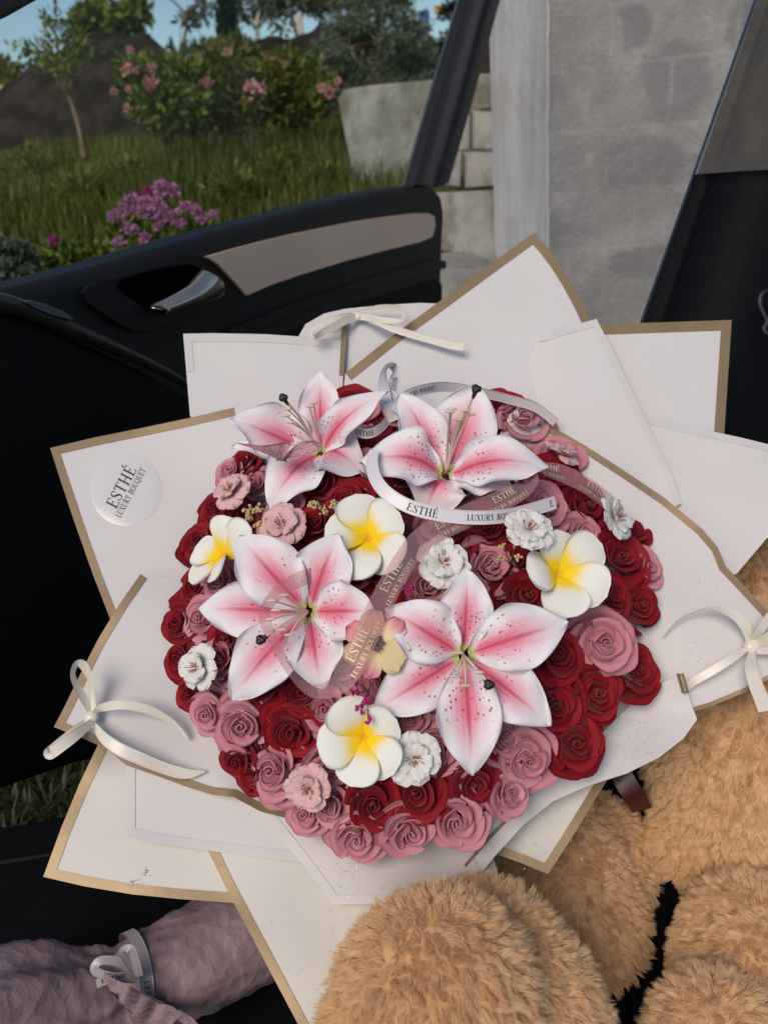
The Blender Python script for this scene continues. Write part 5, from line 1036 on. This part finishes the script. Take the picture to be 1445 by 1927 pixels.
# small wild flowers
rg = np.random.default_rng(5)
for x, y, m_, lab in ((118, 371, 'petal_yellow', 'upper yellow wild flower in the grass at the left'), (120, 387, 'petal_yellow', 'lower yellow wild flower in the grass at the left'), (50, 320, 'petal_yellow', 'yellow wild flower farther up in the grass at the left'), (210, 426, 'petal_white', 'white daisy left of the phlox'), (46, 389, 'petal_white', 'white daisy in the grass near the left edge'), (30, 414, 'petal_white', 'white daisy at the far left, nearest the door')):
    p = gpt(x, y+14); d = float(np.dot(p-CAM, FW)); h = at(x, y, d); r_ = thing('wild_flower', lab, 'flower', p, 'wild flowers in the grass'); mb = MB(); mb.tube([p, (p+h)/2, h], .002, 5); mb.build('stem', M['bark'], r_); V, F, tone = cloud([(h, (.02, .02, .008))], 14, .022, rg, aspect=1.3); mk('flower_head', V, F, M[m_], r_, False, col=tone)
# grass
rg = np.random.default_rng(9); n = 260000; gx = rg.uniform(-6.5, 2.6, n); gy = rg.uniform(1.3, 9.5, n)**1.0; gz = ground_z(gx, gy); Pg = np.stack([gx, gy, gz], 1); X, Y, d = project(Pg)
left = (gx-.12*gy) < .35
keep = ((X > -90) & (X < 960) & (Y > 40) & (Y < 660) & left) & (rg.random(n) < np.clip(3.2/d, 0, 1)); low = (X > -60) & (X < 240) & (Y > 1380) & (Y < 1600)
Pg = Pg[keep]; n = len(Pg); hgt = rg.uniform(.06, .24, n)*(1+.5*np.sin(Pg[:, 0]*2.1)*np.cos(Pg[:, 1]*1.6)); a = rg.uniform(0, 6.28, n); ln = np.stack([np.cos(a), np.sin(a), np.zeros(n)], 1)*(hgt*rg.uniform(.1, .7, n))[:, None]; sd_ = np.stack([np.cos(a+1.57), np.sin(a+1.57), np.zeros(n)], 1)*(.0035*rg.uniform(.6, 1.5, n))[:, None]
mid = Pg+ln*.35+np.array([0, 0, 1])*hgt[:, None]*.6; e = Pg+ln+np.array([0, 0, 1])*hgt[:, None]
V = np.stack([Pg-sd_, Pg+sd_, mid+sd_*.8, mid-sd_*.8, e], 1).reshape(-1, 3); b = np.arange(n)[:, None]*5; F = np.concatenate([b+np.array([0, 1, 2]), b+np.array([0, 2, 3]), b+np.array([3, 2, 4])], 1).reshape(-1, 3)
pt = np.array([noise.noise((p[0]*.9, p[1]*.9, 3.0)) for p in Pg]); tone = np.repeat(np.clip(.42+.55*pt+rg.normal(0, .2, n), 0, 1), 5); tag(mk('grass', V, F, M['grass'], None, False, col=tone, label='long green meadow grass on the garden slope'), kind='stuff', cat='grass')
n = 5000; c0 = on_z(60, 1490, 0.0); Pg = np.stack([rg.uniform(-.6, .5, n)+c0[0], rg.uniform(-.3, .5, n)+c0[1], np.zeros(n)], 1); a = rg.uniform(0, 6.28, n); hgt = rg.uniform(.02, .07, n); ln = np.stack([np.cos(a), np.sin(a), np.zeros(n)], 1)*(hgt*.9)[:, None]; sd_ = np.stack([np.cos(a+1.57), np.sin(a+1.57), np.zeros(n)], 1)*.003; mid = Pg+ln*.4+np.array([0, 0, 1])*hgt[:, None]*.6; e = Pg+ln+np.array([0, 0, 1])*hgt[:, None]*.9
V = np.stack([Pg-sd_, Pg+sd_, mid+sd_*.8, mid-sd_*.8, e], 1).reshape(-1, 3); b = np.arange(n)[:, None]*5; F = np.concatenate([b+np.array([0, 1, 2]), b+np.array([0, 2, 3]), b+np.array([3, 2, 4])], 1).reshape(-1, 3); tag(mk('lawn_shade_tinted', V, F, M['lawn_shade_tinted'], None, False, col=np.repeat(rg.random(n), 5), label='short grass on the ground under the open car door'), kind='stuff', cat='grass')

# plaster wall
K2 = at(927, 300, 3.3); K2[2] = 0; TOP = 3.4
pw = thing('plaster_wall', 'grey cement plastered wall with patches behind the open car door', 'wall', WK)
back = -WNn*.35
def wallface(name, a, b, mat, nx=30, nz=40, amp=.006):
    G = np.array([[a*(1-u)+b*u+np.array([0, 0, -.1+TOP*v]) for v in np.linspace(0, 1, nz)] for u in np.linspace(0, 1, nx)]); nn = nrm(np.cross(b-a, [0, 0, 1])); nn = nn if np.dot(nn, CAM-a) > 0 else -nn
    for i in range(nx):
        for j in range(nz): G[i, j] += nn*amp*noise.noise(G[i, j]*3.0)*(0 < i < nx-1)
    V, F, uv = grid(G); mk(name, V, F, M[mat], pw)
wallface('front_face', WK, WK3, 'plaster'); wallface('side_face', K2, WK, 'plaster_streaked')
V, F = box_geo(K2+np.array([0, 0, -.1]), WK3-WK+(WK-K2)*0, np.array([.4, 1.2, 0]), np.array([0, 0, TOP-.01])); mk('wall_core', V+np.array([.12, .25, 0]), F, M['concrete'], pw, False)
cp = []
for v in np.linspace(0, 1, 90): z = v*2.6; p = WK+np.array([0, 0, z]); cp.append(p+WNn*.001+nrm(np.cross([0,0,1],WK-K2))*np.sign(np.dot(np.cross([0,0,1],WK-K2),CAM-WK))*.001+np.array([noise.noise((z*9, 1, 0))*.008, 0, 0]))
mb = MB(); mb.tube(cp, [.006+.004*abs(noise.noise((v*40, 0, 5))) for v in np.linspace(0, 1, 90)], 7); mb.build('corner_bead', M['plaster_streaked'], pw)
# retaining wall with stacked blocks at its right end
rw_ = thing('retaining_wall', 'low concrete retaining wall seen through the car window, stepped where it meets the tall wall', 'wall', gpt(760, 330))
W0 = at(634, 176, 4.7); W1 = at(700, 160, 4.62); W2 = at(940, 139, 4.35)
top = [(W0+np.array([0, 0, -.03])), at(645, 168, 4.69), W1, at(790, 152, 4.52), W2]; bot = [np.array([p[0], p[1], .1]) for p in top]; bot[0] = at(672, 372, 4.7)
slab('wall_slab', top+bot[::-1], np.array([.25, 1.2, 0])*.3, M['concrete'], rw_, .015, 2)
for rw2, (ya, yb2) in enumerate(((142, 208), (210, 284), (287, 352))):
    for (xa, xb) in (((838, 884), (886, 938)) if rw2 % 2 else ((838, 868), (870, 938))):
        p = [at(xa, ya, 4.05-.12*rw2), at(xb, ya-2, 4.0-.12*rw2), at(xb, yb2-2, 4.0-.12*rw2), at(xa, yb2, 4.05-.12*rw2)]
        slab('block', [q+np.array([rb.uniform(-.012, .012), 0, rb.uniform(-.012, .012)]) for q in p], nrm(ray(880, 250))*.18, M['concrete'], rw_, .02, 3)
p = [at(820, 362, 3.5), at(940, 356, 3.45), at(945, 505, 3.45), at(820, 470, 3.5)]; slab('step', p, nrm(ray(880, 400))*.3, M['concrete'], rw_, .02, 3)
pv = thing('concrete_slab', 'pale concrete slab on the ground at the foot of the wall', 'slab', at(870, 500, 3.1)); z0 = at(870, 500, 3.1)[2]
pp = [on_z(x, y, z0) for x, y in ((780, 468), (870, 466), (945, 505), (960, 560), (930, 512), (840, 516), (780, 518))]
slab('slab_top', [on_z(770, 470, z0), on_z(872, 468, z0), on_z(955, 500, z0), on_z(965, 520, z0), on_z(770, 520, z0)], np.array([0, 0, -.4]), M['concrete'], pv, .01, 2)
# things far off on the skyline
for (x0, y0, x1, y1, d, nm, m_, lab, cat) in ((662, 40, 700, 50, 16, 'sunlit_roof', 'orange_sun_tint', 'orange sunlit strip of a roof behind the spruce', 'roof'), (818, 10, 862, 22, 16, 'sunlit_wall', 'orange_sun_tint', 'orange sunlit wall strip at the top beside the window frame', 'wall'), (-60, 153, 28, 162, 18, 'field_strip', 'orange_sun_tint', 'sunlit ochre strip of field at the far left skyline', 'field'), (790, 20, 808, 66, 7.8, 'blue_screen', 'blue_paint', 'blue upright board right of the spruce', 'board'), (548, 50, 553, 70, 10.2, 'white_post', 'wood_post', 'short white post leaning on the bank', 'post'), (555, 28, 570, 72, 10.4, 'leaning_post', 'wood_post', 'grey post leaning beside the white post', 'post')):
    r_ = thing(nm, lab, cat, at((x0+x1)/2, y1, d)); k = 4 if 'post' in nm else 0; slab('panel' if 'post' not in nm else 'shaft', [at(x0, y0, d), at(x1-k, y0-2, d), at(x1+k, y1, d), at(x0+k*2, y1+1, d)], np.array([0, .15, 0]), M[m_], r_, .008, 2)  # orange strips have the far sunlight painted into their colour
